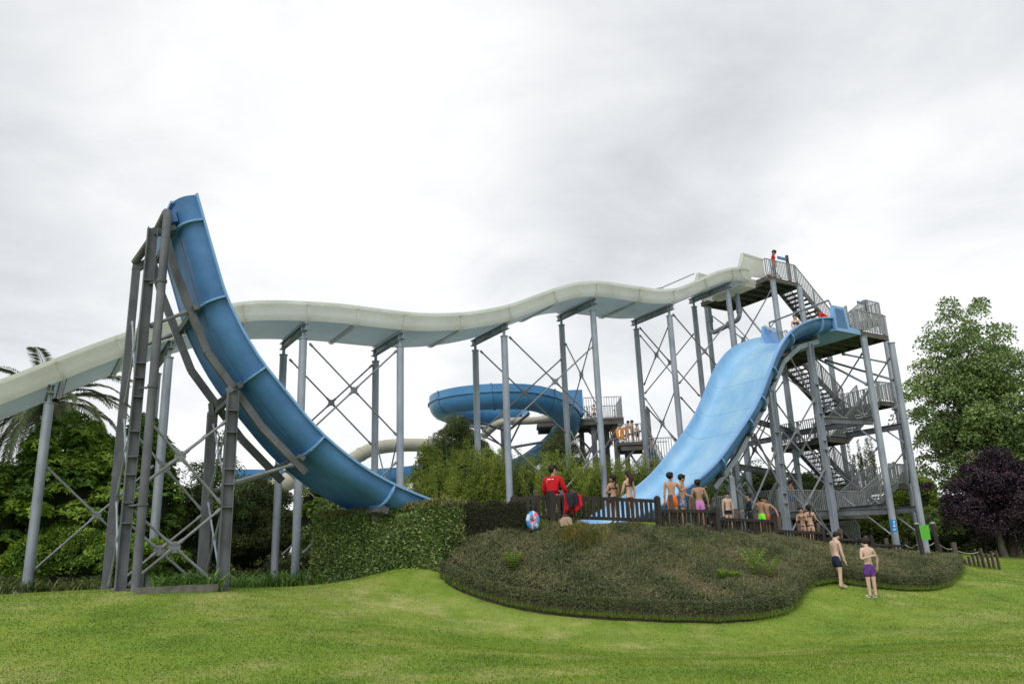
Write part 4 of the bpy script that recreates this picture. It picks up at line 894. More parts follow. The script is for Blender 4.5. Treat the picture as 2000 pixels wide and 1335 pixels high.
# ground cover bed
FR = np.array([onground(*p)[:2] for p in [(866, 1128), (900, 1148), (940, 1163), (1000, 1182), (1070, 1193), (1130, 1201), (1200, 1207), (1300, 1211), (1400, 1212), (1470, 1209), (1525, 1198), (1552, 1180), (1562, 1158), (1580, 1143), (1625, 1136), (1700, 1146), (1760, 1152), (1815, 1151), (1848, 1143), (1866, 1127), (1872, 1110)]])
BK = np.array([P(px, 1040, Y)[:2] for px, Y in [(866, 23.9), (1010, 24.5), (1075, 24.65), (1283, 25.7), (1398, 27.5), (1510, 30.0), (1605, 32.7), (1750, 35.2), (1830, 35.2), (1876, 33.5)]])
def resamp(c, n, w=None):
    L = np.concatenate([[0], np.cumsum(np.linalg.norm(np.diff(c, axis=0), axis=1))]); t = np.linspace(0, L[-1], n); return np.column_stack([np.interp(t, L, c[:, 0]), np.interp(t, L, c[:, 1])])
NU = 220; f_ = resamp(FR, NU); b_ = resamp(BK, NU)
def bedpt(u, v):
    """u 0..1 along the bed, v 0..1 from the front edge to the back"""
    i = np.clip(u*(NU-1), 0, NU-1.001); k = i.astype(int); fr = (i-k)[:, None]; a = f_[k]*(1-fr)+f_[k+1]*fr; b = b_[k]*(1-fr)+b_[k+1]*fr; p = a+(b-a)*v[:, None]
    d = np.linalg.norm(b-a, axis=1)*v; h = .44*np.clip(d/.34, 0, 1)**.7*(1-.85*np.clip((d-1.0)/3.5, 0, 1)); rg = np.clip(d/.3, 0, 1); h = h+.03*rg*np.sin(p[:, 0]*11+2.2*np.sin(p[:, 1]*7))*np.sin(p[:, 1]*12+1.8*np.sin(p[:, 0]*8.3))+.05*np.sin(p[:, 0]*2.3+p[:, 1]*1.7)*np.clip(d, 0, 1)+.035*np.sin(p[:, 0]*5.1-p[:, 1]*4.3)*np.clip(d, 0, 1)
    return p, h, ground(p[:, 0], p[:, 1])
vv = np.array([0, .01, .02, .04, .07, .12, .2, .3, .42, .55, .7, .85, 1]); UU_, VV_ = np.meshgrid(np.linspace(0, 1, 240), vv); p, h, g = bedpt(UU_.ravel(), VV_.ravel())
bed = empty('ground_cover_bed', (float(f_[100, 0]), float(f_[100, 1]), 0.1), 'broad mound of low dull green ground cover shrubs below the wooden fence', 'shrub bed')
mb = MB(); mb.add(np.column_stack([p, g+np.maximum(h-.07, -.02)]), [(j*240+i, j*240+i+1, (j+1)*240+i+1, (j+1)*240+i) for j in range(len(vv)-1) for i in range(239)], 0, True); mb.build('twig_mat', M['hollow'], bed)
n = 380000; seg = np.linalg.norm(b_-f_, axis=1); u = RNG.choice(NU, n, p=seg/seg.sum())/NU+RNG.random(n)/NU; v = RNG.random(n); p, h, g = bedpt(np.clip(u, 0, 1), v)
hole = np.sin(p[:, 0]*9.1+2*np.sin(p[:, 1]*5.3))*np.sin(p[:, 1]*8.3+1.5*np.sin(p[:, 0]*6.7)); pos = np.column_stack([p, g+h+RNG.normal(size=n)*.02-.07*np.clip(hole, 0, 1)**1.5]); rv = unit(n)
dead = np.sin(p[:, 0]*1.3+2*np.sin(p[:, 1]*.9))*np.sin(p[:, 1]*1.7+p[:, 0]*.4); tone = np.clip(RNG.random(n)*.55+.12+.15*np.sin(p[:, 0]*3.1+1.7*np.sin(p[:, 1]*2.3))+.22*np.clip(dead, 0, 1)**2, 0, 1)
tag(leaves('sprigs', M['l_cover'], pos, rv*.8+np.array([0, 0, .55]), unit(n)+np.array([0, 0, .5]), (.04+.045*RNG.random(n)+.09*(RNG.random(n) > .94)), (.013+.012*RNG.random(n)), tone, bed), kind='stuff')
n = 110000; u = RNG.random(n); hfr = RNG.random(n); p0, _, g = bedpt(u, np.zeros(n)+.001); T2 = np.gradient(f_, axis=0); k = np.clip((u*(NU-1)).astype(int), 0, NU-1); T2 = T2[k]; T2 /= np.linalg.norm(T2, axis=1, keepdims=True); out2 = np.column_stack([T2[:, 1], -T2[:, 0]])
pos = np.column_stack([p0+out2*(.07*np.sin(hfr*3.1)+RNG.normal(size=n)*.045-.02+.05*np.sin(u*260+3*np.sin(u*91)))[:, None], g+hfr*.45]); 
tag(leaves('edge_sprigs', M['l_cover'], pos, np.column_stack([out2*.6, np.zeros(n)])+unit(n)*.8+np.array([0, 0, .2]), unit(n), .045+.04*RNG.random(n), .018, RNG.random(n)*.55, bed), kind='stuff')
# log edging along the left front of the bed
le = empty('log_edging', (*f_[10], 1.0), 'palisade of short upright logs edging the left front of the ground cover bed', 'edging'); ks = np.linspace(2, 76, 92)
mb = MB(); mb.tube([(0, 0, -.2), (0, 0, .2)], .052, 7); src = mb.build('log', M['log']); src.parent = le; fst = True
for k in ks:
    i = int(k); p = f_[i]*(1-(k-i))+f_[i+1]*(k-i)+np.array([-.02, -.14]); z = gz(*p)+random.random()*.06-.03
    if fst: src.location = Vector((p[0], p[1], z))-parent_loc(le); fst = False
    else: inst(src, 'log', le, (p[0], p[1], z), random.random()*3, (1, 1, 1+random.random()*.15))
# ferns and weeds
def fern(px, py, lb, L=.62, n=14, m='l_fern'):
    b = onground(px, py); b[2] += .4 if py < 1180 and m == 'l_fern' else .05; root = empty('fern', tuple(b), lb, 'fern')
    for i in range(n):
        az = i*6.28/n+random.random()*.3; e = 1.45-random.random()*.25; h = np.array([math.cos(az), math.sin(az), 0]); p = b.copy(); pts = []
        for k in range(9): pts.append(p.copy()); p = p+(h*math.cos(e)+np.array([0, 0, math.sin(e)]))*L/9; e -= .07
        pts = np.array(pts); T = np.gradient(pts, axis=0); S = np.cross(T, [0, 0, 1.0]); S /= np.linalg.norm(S, axis=1, keepdims=True); k = np.arange(9); pos = np.concatenate([pts, pts]); sg = np.concatenate([np.ones(9), -np.ones(9)])[:, None]
        leaves('frond', M[m], pos, np.concatenate([S, S])*sg+np.concatenate([T, T])*6, np.tile([0, 0, 1.0], (18, 1)), np.tile(.13*np.sin((k+1.5)/10.5*3.0)+.02, 2), .035, RNG.random(18), root)
fern(1003, 1150, 'small upright fern near the left end of the bed'); fern(1478, 1156, 'bright lime green fern near the front of the bed', .95, 18); fern(1508, 1160, 'smaller lime fern right beside the bright one', .8, 12); fern(1415, 1165, 'pale low fern left of the bright lime fern', .35, 12); fern(1440, 1166, 'flat pale green patch of fern in the bed front', .3, 12)
fern(848, 1108, 'fern leaning out at the corner of the laurel hedge', .55)
def tuft(px, Y, n, L, lb, m='l_strap', w=.012, sp=.25, py=1045):
    b = P(px, py, Y); g = gz(b[0], b[1]); root = empty('grass_tuft', (b[0], b[1], g), lb, 'grass'); V = MB2()
    for i in range(n):
        q = np.array([b[0]+random.gauss(0, sp), b[1]+random.gauss(0, sp), 0]); q[2] = gz(q[0], q[1])+.1; V.blade(q, random.random()*6.28, L*(.7+.6*random.random()), w, .3+random.random()*.5)
    tag(V.build('blades', M[m], root), kind='stuff')
tuft(1135, 23.7, 900, .5, 'yellow and russet grass tuft growing in the bed below the seated man', 'russet', sp=.36, w=.016); tuft(1360, 24, 200, .4, 'thin patch of grass in the middle of the bed', 'grassblade', sp=.4); tuft(1060, 24.2, 240, .42, 'grassy patch at the bed top beside the beach ball', 'grassblade', sp=.5)
# grass along the lawn: short blades, same colour field as the lawn
n = 300000; Y = 8.6*(38/8.6)**RNG.random(n); x = (RNG.random(n)*2-1)*(Y*.69+.5); z = ground(x, Y)-.004; hgt = (.012+.014*RNG.random(n))*(1+.02*Y); az = RNG.random(n)*6.283
V = np.empty((n, 3, 3)); w = (.004+.0006*Y); lx = np.cos(az); ly = np.sin(az); b3 = np.column_stack([x, Y, z]); s3 = np.column_stack([lx*w, ly*w, np.zeros(n)]); V[:, 0] = b3-s3; V[:, 1] = b3+s3
V[:, 2] = b3+np.column_stack([RNG.normal(size=n)*.012, RNG.normal(size=n)*.012, hgt])
me = bpy.data.meshes.new('grass'); me.vertices.add(n*3); me.vertices.foreach_set('co', V.reshape(-1).astype(np.float32)); me.loops.add(n*3); me.loops.foreach_set('vertex_index', np.arange(n*3, dtype=np.int32))
me.polygons.add(n); me.polygons.foreach_set('loop_start', (np.arange(n)*3).astype(np.int32)); me.update(calc_edges=True); me.materials.append(M['lawn'])
o = bpy.data.objects.new('grass', me); COL.objects.link(o); tag(o, 'short mown grass blades covering the lawn in the foreground', 'grass', kind='stuff')
# fringe of longer grass at the bed edge
n = 16000; u = RNG.random(n); p, h, g = bedpt(u, np.zeros(n)); pos = np.column_stack([p[:, 0]+RNG.normal(size=n)*.06, p[:, 1]-.1-np.abs(RNG.normal(size=n))*.1, g]); 
tag(leaves('long_grass', M['grassblade'], pos, unit(n)*.5+np.array([0, 0, 1.2]), unit(n), .07+.12*RNG.random(n)*(RNG.random(n) > .4), .012, RNG.random(n)*.6), 'longer uncut grass fringe along the foot of the ground cover bed', 'grass', kind='stuff')
# concrete slab at the pylons, dead leaves
a = onground(244, 1160); b = onground(408, 1156); sl_ = empty('concrete_kerb', tuple((a+b)/2), 'low mossy concrete slab edge at the foot of the left pylons', 'kerb'); mb = MB(); zt = (a[2]+b[2])/2
mb.bar((a[0]+.1, a[1]+.35, zt+.0), (b[0], b[1]+.35, zt+.02), .6, .3); mb.build('slab', M['concrete'], sl_)
c = onground(702, 1127); dl = tag(leaves('dead_leaves', M['l_dead'], c+np.column_stack([RNG.normal(size=70)*.22, RNG.normal(size=70)*.25, .02+RNG.random(70)*.03]), unit(70)*np.array([1, 1, .2]), unit(70)*.3+np.array([0, 0, 1]), .09, .05, RNG.random(70)), 'scatter of dry brown leaves on the lawn crest before the laurel hedge', 'leaf litter', kind='stuff')
# ------------------------------------------------------------------ WOODEN FENCE
FN = [(1003, 24.35), (1075, 24.7), (1283, 25.7), (1398, 27.5), (1510, 30.0), (1605, 32.7), (1700, 34.5), (1768, 35.3)]
fence = empty('wooden_fence', (*P(1283, 1020, 25.7)[:2], 2.6), 'dark stained wooden slat fence stepping down to the right along the top of the bed', 'fence')
mb = MB(); mb.box((0, 0, .5), .1, .028, 1.0); slat_src = mb.build('slat', M['wood']); slat_src.parent = fence; slat_used = False
def put_slat(p, z0, z1, ang, w=1.0):
    global slat_used
    if not slat_used: o = slat_src; slat_used = True; o.location = Vector((p[0], p[1], z0))-parent_loc(fence); o.rotation_euler = (0, 0, ang)
    else: o = inst(slat_src, 'slat', fence, (p[0], p[1], z0), ang)
    o.scale = (w, 1, z1-z0)
SEC = [(0, 1, 975, 968, .155, True), (1, 2, 969, 978, .155, True), (2, 3, 997, 998, .2, False), (3, 4, 1013, 1017, .2, False), (4, 5, 1036, 1040, .22, False), (5, 6, 1052, 1054, .22, False), (6, 7, 1063, 1066, .24, False)]
for i, j, ya, yb, sp, low in SEC:
    (pa, Ya), (pb, Yb) = FN[i], FN[j]; a = P(pa, ya, Ya); b = P(pb, yb, Yb); ga, gb = gz(a[0], a[1]), gz(b[0], b[1]); ang = math.atan2(b[1]-a[1], b[0]-a[0]); L = np.linalg.norm((b-a)[:2]); T = (b-a)/np.linalg.norm(b-a); Nn = np.array([math.sin(ang), -math.cos(ang), 0])
    mb = MB(); mb.bar(a+T*.09, b-T*.09, .1, .1); mb.build('top_rail', M['wood'], fence)
    zl = lambda k: (ga+(gb-ga)*k)+.22
    lo = .6 if low else .35
    la = a.copy(); lb = b.copy(); la[2] = a[2]-.60 if low else ga+.12; lb[2] = b[2]-.60 if low else gb+.12
    mb = MB(); mb.bar(la+T*.09, lb-T*.09, .05, .1); mb.build('bottom_rail', M['wood'], fence)
    n = int(L/sp)
    for k in range(n):
        u = (k+.5)/n; p = a+(b-a)*u; z1 = p[2]-.052; z0 = (la+(lb-la)*u)[2]-.04; p = p+Nn*(-.04 if not low else .045); put_slat(p, z0, z1, ang+random.gauss(0, .02), 1+random.gauss(0, .06))
for k, (px, Y) in enumerate(FN):
    top = {0: 970, 1: 960, 2: 970, 3: 991, 4: 1008, 5: 1031, 6: 1046, 7: 1058}[k]; p = P(px, top, Y); g = gz(p[0], p[1]); mb = MB(); ang = .45
    mb.box((p[0], p[1], (p[2]+g-.2)/2), .15, .15, p[2]-g+.2, ((math.cos(ang), math.sin(ang), 0), (-math.sin(ang), math.cos(ang), 0), (0, 0, 1))); mb.box((p[0], p[1], p[2]+.02), .1, .1, .04); mb.build('post', M['wood'], fence)
def yline(px):
    for (a, Ya), (b, Yb) in zip(FN[:-1], FN[1:]):
        if a <= px <= b: return Ya+(Yb-Ya)*(px-a)/(b-a)
    return FN[-1][1]
for px, top in [(1046, 958), (1117, 955), (1309, 966), (1353, 972), (1437, 993), (1474, 1001), (1520, 1008), (1559, 1021), (1597, 1020), (1640, 1032), (1690, 1045), (1730, 1050)]:
    Y = yline(px)+.28; p = P(px, top, Y); g = gz(p[0], p[1]); mb = MB(); mb.box((p[0], p[1], (p[2]+g-.2)/2), .14, .12, p[2]-g+.2); mb.build('stake', M['wood_grey'], fence)

# ------------------------------------------------------------------ right end: green sign, rope fence, pickets
sg = empty('green_sign', (*P(1806, 1080, 31.8)[:2], 1.0), 'plain bright green sign board held between two dark round capped posts', 'sign')
for px, t in ((1790, 1023), (1821, 1022)):
    p = P(px, t, 31.8); g = gz(p[0], p[1]); q = np.array([p[0]+(.12 if px > 1800 else .06), p[1], g-.2]); mb = MB(); mb.tube([q, p], .085, 12); mb.build('post', M['wood'], sg)
    mb = MB(); mb.ell(p+np.array([0, 0, .01]), .1, .1, .06, 10, 6); mb.build('post_cap', flat('cap_grey', (.3, .31, .33)), sg)
a = P(1794, 1025, 31.75); b = P(1818, 1053, 31.75); mb = MB(); mb.box(((a+b)/2), b[0]-a[0], .03, a[2]-b[2]); mb.build('panel', flat('sign_green', (.10, .42, .04), .4, var=.04), sg)
rf = empty('rope_fence', (*P(1860, 1110, 33.5)[:2], .7), 'pale sagging rope strung between brown posts right of the green sign', 'fence')
rp = [(1768, 1063, 35.2), (1790, 1063, 31.9), (1829, 1056, 31.9), (1860, 1071, 34), (1912, 1077, 35.5), (1944, 1078, 35.5)]
for (p1, p2) in zip(rp[:-1], rp[1:]):
    a, b = P(*p1), P(*p2); mb = MB(); mb.tube([a+(b-a)*k+np.array([0, 0, -.12*4*k*(1-k)]) for k in np.linspace(0, 1, 9)], .018, 6); mb.build('rope', flat('rope_pale', (.42, .40, .35)), rf)
for px, t, Y in ((1860, 1058, 34.0), (1830, 1062, 33)):
    p = P(px, t, Y); g = gz(p[0], p[1]); mb = MB(); mb.box((p[0]+.03, p[1], (p[2]+g-.2)/2), .17, .15, p[2]-g+.2); mb.build('post', M['wood_grey'], rf)
pk = empty('picket_fence', (*P(1915, 1115, 35.6)[:2], .6), 'short run of leaning brown picket boards of uneven height under the purple tree', 'fence')
for i, (px, t) in enumerate([(1884, 1092), (1891, 1086), (1898, 1080), (1907, 1078), (1914, 1070), (1926, 1079), (1935, 1075), (1944, 1074)]):
    p = P(px, t, 35.6-.05*i); g = gz(p[0], p[1]); mb = MB(); q = np.array([p[0]+.02+.02*(i % 3), p[1], g-.15]); mb.bar(q, p, .15 if i != 4 else .2, .05, (1, 0, 0)); mb.build('picket', M['wood_grey'], pk)
a, b = P(1882, 1098, 35.9), P(1946, 1090, 35.9); mb = MB(); mb.tube([a, b], .02, 6); mb.build('rope', flat('rope_pale2', (.42, .40, .35)), pk)
yl = empty('yellow_play_panel', (*P(1870, 1112, 38)[:2], .6), 'bit of bright yellow play equipment behind the rope fence post', 'play equipment'); mb = MB()
a = P(1858, 1092, 38); mb.tube([a, P(1866, 1090, 38), P(1880, 1103, 38.3), P(1888, 1116, 38.5)], .12, 10); mb.tube([P(1876, 1096, 38), P(1878, 1118, 38)], .08, 8); mb.build('tube', flat('yellow_plastic', (.55, .3, .02), .4), yl)

# ------------------------------------------------------------------ PEOPLE
SKIN = {}
def skin(c):
    if c not in SKIN: SKIN[c] = mat('skin', [tuple(v*.86 for v in c), c, tuple(min(1, v*1.1) for v in c)], 9, .55, 0, spec=.35)
    return SKIN[c]
def nrm(v): v = np.array(v, float); return v/np.linalg.norm(v)
def skinned(name, verts, edges, rad, root, parent, m, sub=1, post=None, xf=None):
    me = bpy.data.meshes.new(name); me.from_pydata([tuple(v) for v in verts], edges, []); o = bpy.data.objects.new(name, me); COL.objects.link(o)
    md = o.modifiers.new('skin', 'SKIN'); md.use_smooth_shade = True
    sv = me.skin_vertices[0].data
    for i, r in enumerate(rad): sv[i].radius = (r, r) if isinstance(r, (int, float)) else r; sv[i].use_root = (i == root)
    ss = o.modifiers.new('sub', 'SUBSURF'); ss.levels = sub; ss.render_levels = sub
    dg = bpy.context.evaluated_depsgraph_get(); dg.update(); ev = o.evaluated_get(dg); m2 = bpy.data.meshes.new_from_object(ev)
    o.modifiers.clear(); o.data = m2; bpy.data.meshes.remove(me); m2.name = name
    n = len(m2.vertices); co = np.empty(n*3, np.float32); m2.vertices.foreach_get('co', co); co = co.reshape(-1, 3).astype(float)
    if post: co = post(co)
    if xf: co = xf(co)
    m2.vertices.foreach_set('co', co.reshape(-1).astype(np.float32)); m2.materials.clear(); m2.materials.append(m); m2.polygons.foreach_set('use_smooth', [True]*len(m2.polygons)); m2.update()
    o.parent = parent; return o
DN = (0, 0, -1)
def person(loc, H, heading, label, skin_c=(.50, .30, .21), hair_c=(.02, .014, .011), hair='short', head_yaw=0, head_pitch=0, bend=0, tilt=0,
           armL=((-.18, 0, -1), (-.08, .15, -1)), armR=((.18, 0, -1), (.08, .15, -1)), legL=((-.03, 0, -1), DN), legR=((.03, 0, -1), DN),
           wear=('trunks',), c1=(.02, .02, .03), c2=None, long_=.5, group=None, fingers=True, pat=None, build_=1.0, text=False):
    root = empty('person', loc, label, 'person', group); hd = math.radians(heading); ch, sh = math.cos(-hd), math.sin(-hd)
    bd = math.radians(bend); tl = math.radians(tilt)
    def R1(p):    # upper body pose about the pelvis
        p = np.array(p, float); y, z = p[1], p[2]-.52; y, z = y*math.cos(bd)+z*math.sin(bd), -y*math.sin(bd)+z*math.cos(bd); x, z = p[0]*math.cos(tl)+z*math.sin(tl), -p[0]*math.sin(tl)+z*math.cos(tl); return np.array([x, y, z+.52])
    V, E, Rr = [], [], []
    def add(p, r, par=None):
        V.append(np.array(p, float)); Rr.append(r); 
        if par is not None: E.append((par, len(V)-1))
        return len(V)-1
    B = build_
    pel = add((0, 0, .52), .068*B); wa = add(R1((0, .004, .605)), .058*B, pel); chs = add(R1((0, .004, .70)), .072*B, wa); up = add(R1((0, -.004, .775)), .070*B, chs)
    nk = add(R1((0, -.004, .84)), .031, up); hp = math.radians(head_pitch); nb = R1((0, .0, .87))
    HS = 1.14
    def HD(p):    # head local offset (x right,y forward,z up) from the neck top
        x, y, z = [v*HS for v in p]; y, z = y*math.cos(hp)+z*math.sin(hp), -y*math.sin(hp)+z*math.cos(hp); a = math.radians(head_yaw); x, y = x*math.cos(a)+y*math.sin(a), -x*math.sin(a)+y*math.cos(a)
        d = R1((x, y, z+.52))-R1((0, 0, .52)); return nb+d
    jw = add(HD((0, .012, .012)), .039, nk); hm = add(HD((0, .008, .058)), .058, jw); ht = add(HD((0, .002, .1)), .041, hm)
    add(HD((0, .062, .04)), .0085, hm)                      # nose
    for sx in (-1, 1): add(HD((sx*.055, 0, .045)), .011, hm)   # ears
    joints = {}
    for sx, arm in ((-1, armL), (1, armR)):
        s = add(R1((sx*.098*B, -.004, .795)), .037*B, up); u = np.array(arm[0], float); u /= np.linalg.norm(u); f = np.array(arm[1], float); f /= np.linalg.norm(f); S = V[s]
        m1 = add(S+u*.085, .030*B, s); e = add(S+u*.172, .0225*B, m1); Ee = V[e]; m2 = add(Ee+f*.05, .024*B, e); w = add(Ee+f*.145, .0145, m2); Wp = V[w]; pm = add(Wp+f*.045, .019, w)
        joints[sx] = (S, Ee, Wp, Wp+f*.09); sd = np.cross(f, (0, 1, .01)); sd = sd/np.linalg.norm(sd); fn = np.cross(sd, f)
        if fingers:
            for k, (o, L) in enumerate(((-.013, .036), (-.0045, .042), (.0045, .04), (.013, .032))):
                b0 = Wp+f*.058+sd*o; k1 = add(b0, .0058, pm); k2 = add(b0+f*L*.55+fn*.004, .0052, k1); add(b0+f*L*.9+fn*.014, .0045, k2)
            t1 = add(Wp+f*.03+fn*.012+sd*(-sx)*.016, .0062, pm); add(Wp+f*.055+fn*.02+sd*(-sx)*.024, .0052, t1)
        else: add(Wp+f*.085, .012, pm)
    for sx, leg in ((-1, legL), (1, legR)):
        u = nrm(leg[0]); f = nrm(leg[1]); h = add((sx*.047*B, 0, .492), .058*B, pel); Hh = V[h]; m1 = add(Hh+u*.1, .050*B, h); k = add(Hh+u*.225, .034*B, m1); K = V[k]; c_ = add(K+f*.075, .035*B, k); an = add(K+f*.215, .0205, c_)
        A = V[an]; he = add(A+np.array([0, -.02, -.012]), .020, an); ft = add(A+np.array([sx*.014, .085, -.025]), .021, an); add(A+np.array([sx*.022, .135, -.03]), .013, ft); joints['l%d' % sx] = (Hh, K, A)
    zmin = min(v[2] for v in V)-.013
    def post(co):
        tz = (co[:, 2] > .47) & (co[:, 2] < .83) & (abs(co[:, 0]) < .125) & (abs(co[:, 1]) < .1); 
        if bend < 20: co[tz, 1] *= .74
        return co
    def xf(co):
        co = co.copy(); co[:, 2] -= zmin; co *= H; x = co[:, 0]*ch-co[:, 1]*sh; y = co[:, 0]*sh+co[:, 1]*ch; return np.column_stack([x, y, co[:, 2]])
    sk = skin(skin_c); skinned('body', V, E, Rr, 0, root, sk, 1, post, xf)
    def clothes(name, vs, es, rs, m): return skinned(name, vs, es, rs, 0, root, m, 1, post, xf)
    m1_ = pat or flat(wear[0]+'_cloth', c1, .8, .2, .1, 20); m2_ = flat('cloth', c2, .8, .2, .1, 20) if c2 else m1_
    def legs_(k, flare, r0, top=.585):
        vs = [(0, 0, .52), R1((0, .003, top)), ]; es = [(0, 1)]; rs = [.077*B, .066*B]
        for sx in (-1, 1):
            Hh, K, A = joints['l%d' % sx]; i = len(vs); vs += [Hh, Hh+(K-Hh)*min(1, k)*.6, Hh+(K-Hh)*min(1, k)]; es += [(0, i), (i, i+1), (i+1, i+2)]; rs += [.066*B, r0*B, r0*flare*B]
            if k > 1: vs += [K+(A-K)*(k-1)]; es += [(i+2, i+3)]; rs += [.032]
        return vs, es, rs
    if 'trunks' in wear: clothes('swim_trunks', *legs_(long_, 1.0, .060), m1_)
    if 'trousers' in wear: clothes('trousers', *legs_(1.9, .72, .056), m2_)
    if 'brief' in wear: vs, es, rs = legs_(.12, .95, .058, .555); clothes('swim_bottoms', vs, es, rs, m1_)
    if 'shirt' in wear or 'tee' in wear:
        vs = [R1((0, 0, .70)), R1((0, .004, .61)), R1((0, 0, .515)), R1((0, -.004, .785)), R1((0, -.004, .83))]; es = [(0, 1), (1, 2), (0, 3), (3, 4)]; rs = [.082*B, .078*B, .082*B, .076*B, .038]
        for sx in (-1, 1):
            S, Ee, Wp, _ = joints[sx]; i = len(vs); vs += [S, (S+Ee)/2, Ee]; es += [(3, i), (i, i+1), (i+1, i+2)]; rs += [.046*B, .040*B, .034*B]
            if 'shirt' in wear: vs += [(Ee+Wp)/2, Wp]; es += [(i+2, i+3), (i+3, i+4)]; rs += [.032*B, .024]
        clothes('long_sleeved_top' if 'shirt' in wear else 't_shirt', vs, es, rs, m1_)
    if 'bikini' in wear:
        mb = MB(); ring = []
        for k in range(17): a = 2*math.pi*k/16; ring.append(R1((.077*B*math.cos(a), .058*B*math.sin(a)+(.012 if math.sin(a) > 0 else 0), .728)))
        mb.tube(ring, .0095, 6, cap=False)
        for sx in (-1, 1): mb.tube([R1((sx*.05, .06, .735)), R1((sx*.06, .03, .80)), R1((sx*.055, -.02, .82)), R1((sx*.035, -.062, .735))], .005, 5); mb.ell(R1((sx*.036, .058, .732)), .034, .022, .028, 10, 6)
        mb.v = [tuple(v) for v in xf(np.array(mb.v))]; o = mb.build('bikini_top', m1_); o.parent = root
    # hair
    hm_ = flat('hair', tuple(v*.7 for v in hair_c), .6, .3, .25, 40); mb = MB(); c0 = HD((0, -.010, .068)); X = HD((1, 0, 0))-HD((0, 0, 0)); Yv = HD((0, 1, 0))-HD((0, 0, 0)); Zv = HD((0, 0, 1))-HD((0, 0, 0))
    mb.ell(c0, .057, .062, .058, 18, 12, (X, Yv, Zv), jit=.14)
    for k in range(5): a = k*1.25; mb.ell(c0+X*.032*math.cos(a)+Yv*(.026*math.sin(a)+.006)+Zv*.026, .031, .031, .028, 9, 6, (X, Yv, Zv), jit=.25)
    if hair in ('long', 'pony'):
        w_ = .05 if hair == 'long' else .018; pts = [HD((0, -.03, .07)), HD((0, -.055, .03)), HD((0, -.06, -.02)), R1((0, -.062, .80)), R1((.01, -.066, .74))]
        mb.tube(pts, [.045, w_, w_*.95, w_*.8, w_*.35], 10)
    mb.v = [tuple(v) for v in xf(np.array(mb.v))]; o = mb.build('hair', hm_); o.parent = root
    mb = MB()
    for sx in (-1, 1): mb.ell(HD((sx*.019, .050, .056)), .006, .005, .004, 8, 6, (X, Yv, Zv))
    mb.v = [tuple(v) for v in xf(np.array(mb.v))]; o = mb.build('eyes', flat('eye', (.02, .02, .02))); o.parent = root
    if text:   # narrow white print across the shoulder blades, too small to read in the photo
        mb = MB(); pts = [xf(np.array([R1((x, -.071+abs(x)*.10, .782))]))[0]+np.array([0, 0, .0]) for x in np.linspace(-.062, .035, 7)]
        for a_, b_ in zip(pts[:-1], pts[1:]): mb.bar(a_, b_, .012, .026)
        o = mb.build('back_print', flat('print_white', (.8, .8, .8))); o.parent = root
    return root, joints, xf
def stand(px, py, Y, H, heading, label, z=None, **k):
    """person whose head top is seen at (px,py) at distance Y; stands on the ground there unless z is given"""
    p = P(px, py, Y); g = gz(p[0], p[1]) if z is None else z; hh = p[2]-g
    H2 = min(max(hh/.985, H*.93), H*1.07); return person((p[0], p[1], g if z is None else z), H2, heading, label, **k)
S1, S2, S3, S4 = (.46, .27, .185), (.56, .36, .27), (.38, .215, .14), (.60, .42, .33)
GRP = None
p = P(1077, 917, 24.95); g = gz(p[0], p[1]); 
person((p[0], p[1], g), (p[2]-g)/.83, 22, 'man in bright red jacket seated with his back turned behind the fence corner', S1, head_yaw=55, head_pitch=8, bend=8, build_=1.12,
       legL=((-.25, .75, -.62), (0, .15, -1)), legR=((.25, .8, -.6), (0, .15, -1)), armL=((-.3, .25, -1), (.1, .9, -.55)), armR=((.35, .3, -1), (-.1, .9, -.5)), wear=('shirt', 'trousers'), c1=(.50, .012, .02), c2=(.02, .02, .024), text=True)
st = empty('stool', (p[0], p[1], g), 'white legged stool under the seated man in red', 'stool'); mb = MB(); hs = (p[2]-g)*.5
mb.ell((p[0], p[1]+.02, g+hs-.12), .2, .2, .03, 14, 6); mb.build('seat', flat('stool_grey', (.3, .3, .3)), st)
for a in range(4):
    an = .78+a*1.57; mb = MB(); mb.tube([(p[0]+.12*math.cos(an), p[1]+.12*math.sin(an), g+hs-.14), (p[0]+.27*math.cos(an), p[1]+.27*math.sin(an), g)], .016, 8); mb.build('leg', flat('white_metal', (.6, .6, .6)), st)
stand(1196, 928, 26.0, 1.66, -25, 'young woman with ponytail in black bikini top and black shorts watching with arms folded', skin_c=S1, hair='pony', head_yaw=-40, armL=((-.35, .3, -1), (.7, .8, .1)), armR=((.3, .3, -1), (-.8, .7, .15)), wear=('bikini', 'trunks'), long_=.3)
stand(1226, 921, 25.9, 1.70, -35, 'young woman with long loose brown hair in small black bikini beside the ponytailed one', skin_c=S2, hair='long', hair_c=(.045, .024, .014), head_yaw=-10, armL=((-.25, .25, -1), (.3, .7, -.7)), armR=((.15, -.05, -1), (.05, .15, -1)), wear=('bikini', 'brief'))
stand(1308, 923, 26.7, 1.74, 12, 'boy in orange swim trunks with black side patch seen from behind near the slide', skin_c=S1, head_yaw=35, armR=((.5, .5, -.9), (.6, .8, .35)), c1=(.80, .14, .02), long_=.62)
stand(1329, 927, 27.2, 1.70, 120, 'boy in blue patterned trunks turning towards the one in orange', skin_c=S1, head_yaw=-30, head_pitch=15, armL=((-.2, .2, -1), (.55, .75, -.35)), armR=((.15, 0, -1), (.05, .3, -1)), long_=.62,
      pat=mat('blue_print_cloth', [(.02, .05, .3), (.09, .2, .5), (.55, .6, .7), (.06, .12, .42)], 16, .8, 0, detail=2, lo=.38, hi=.62))
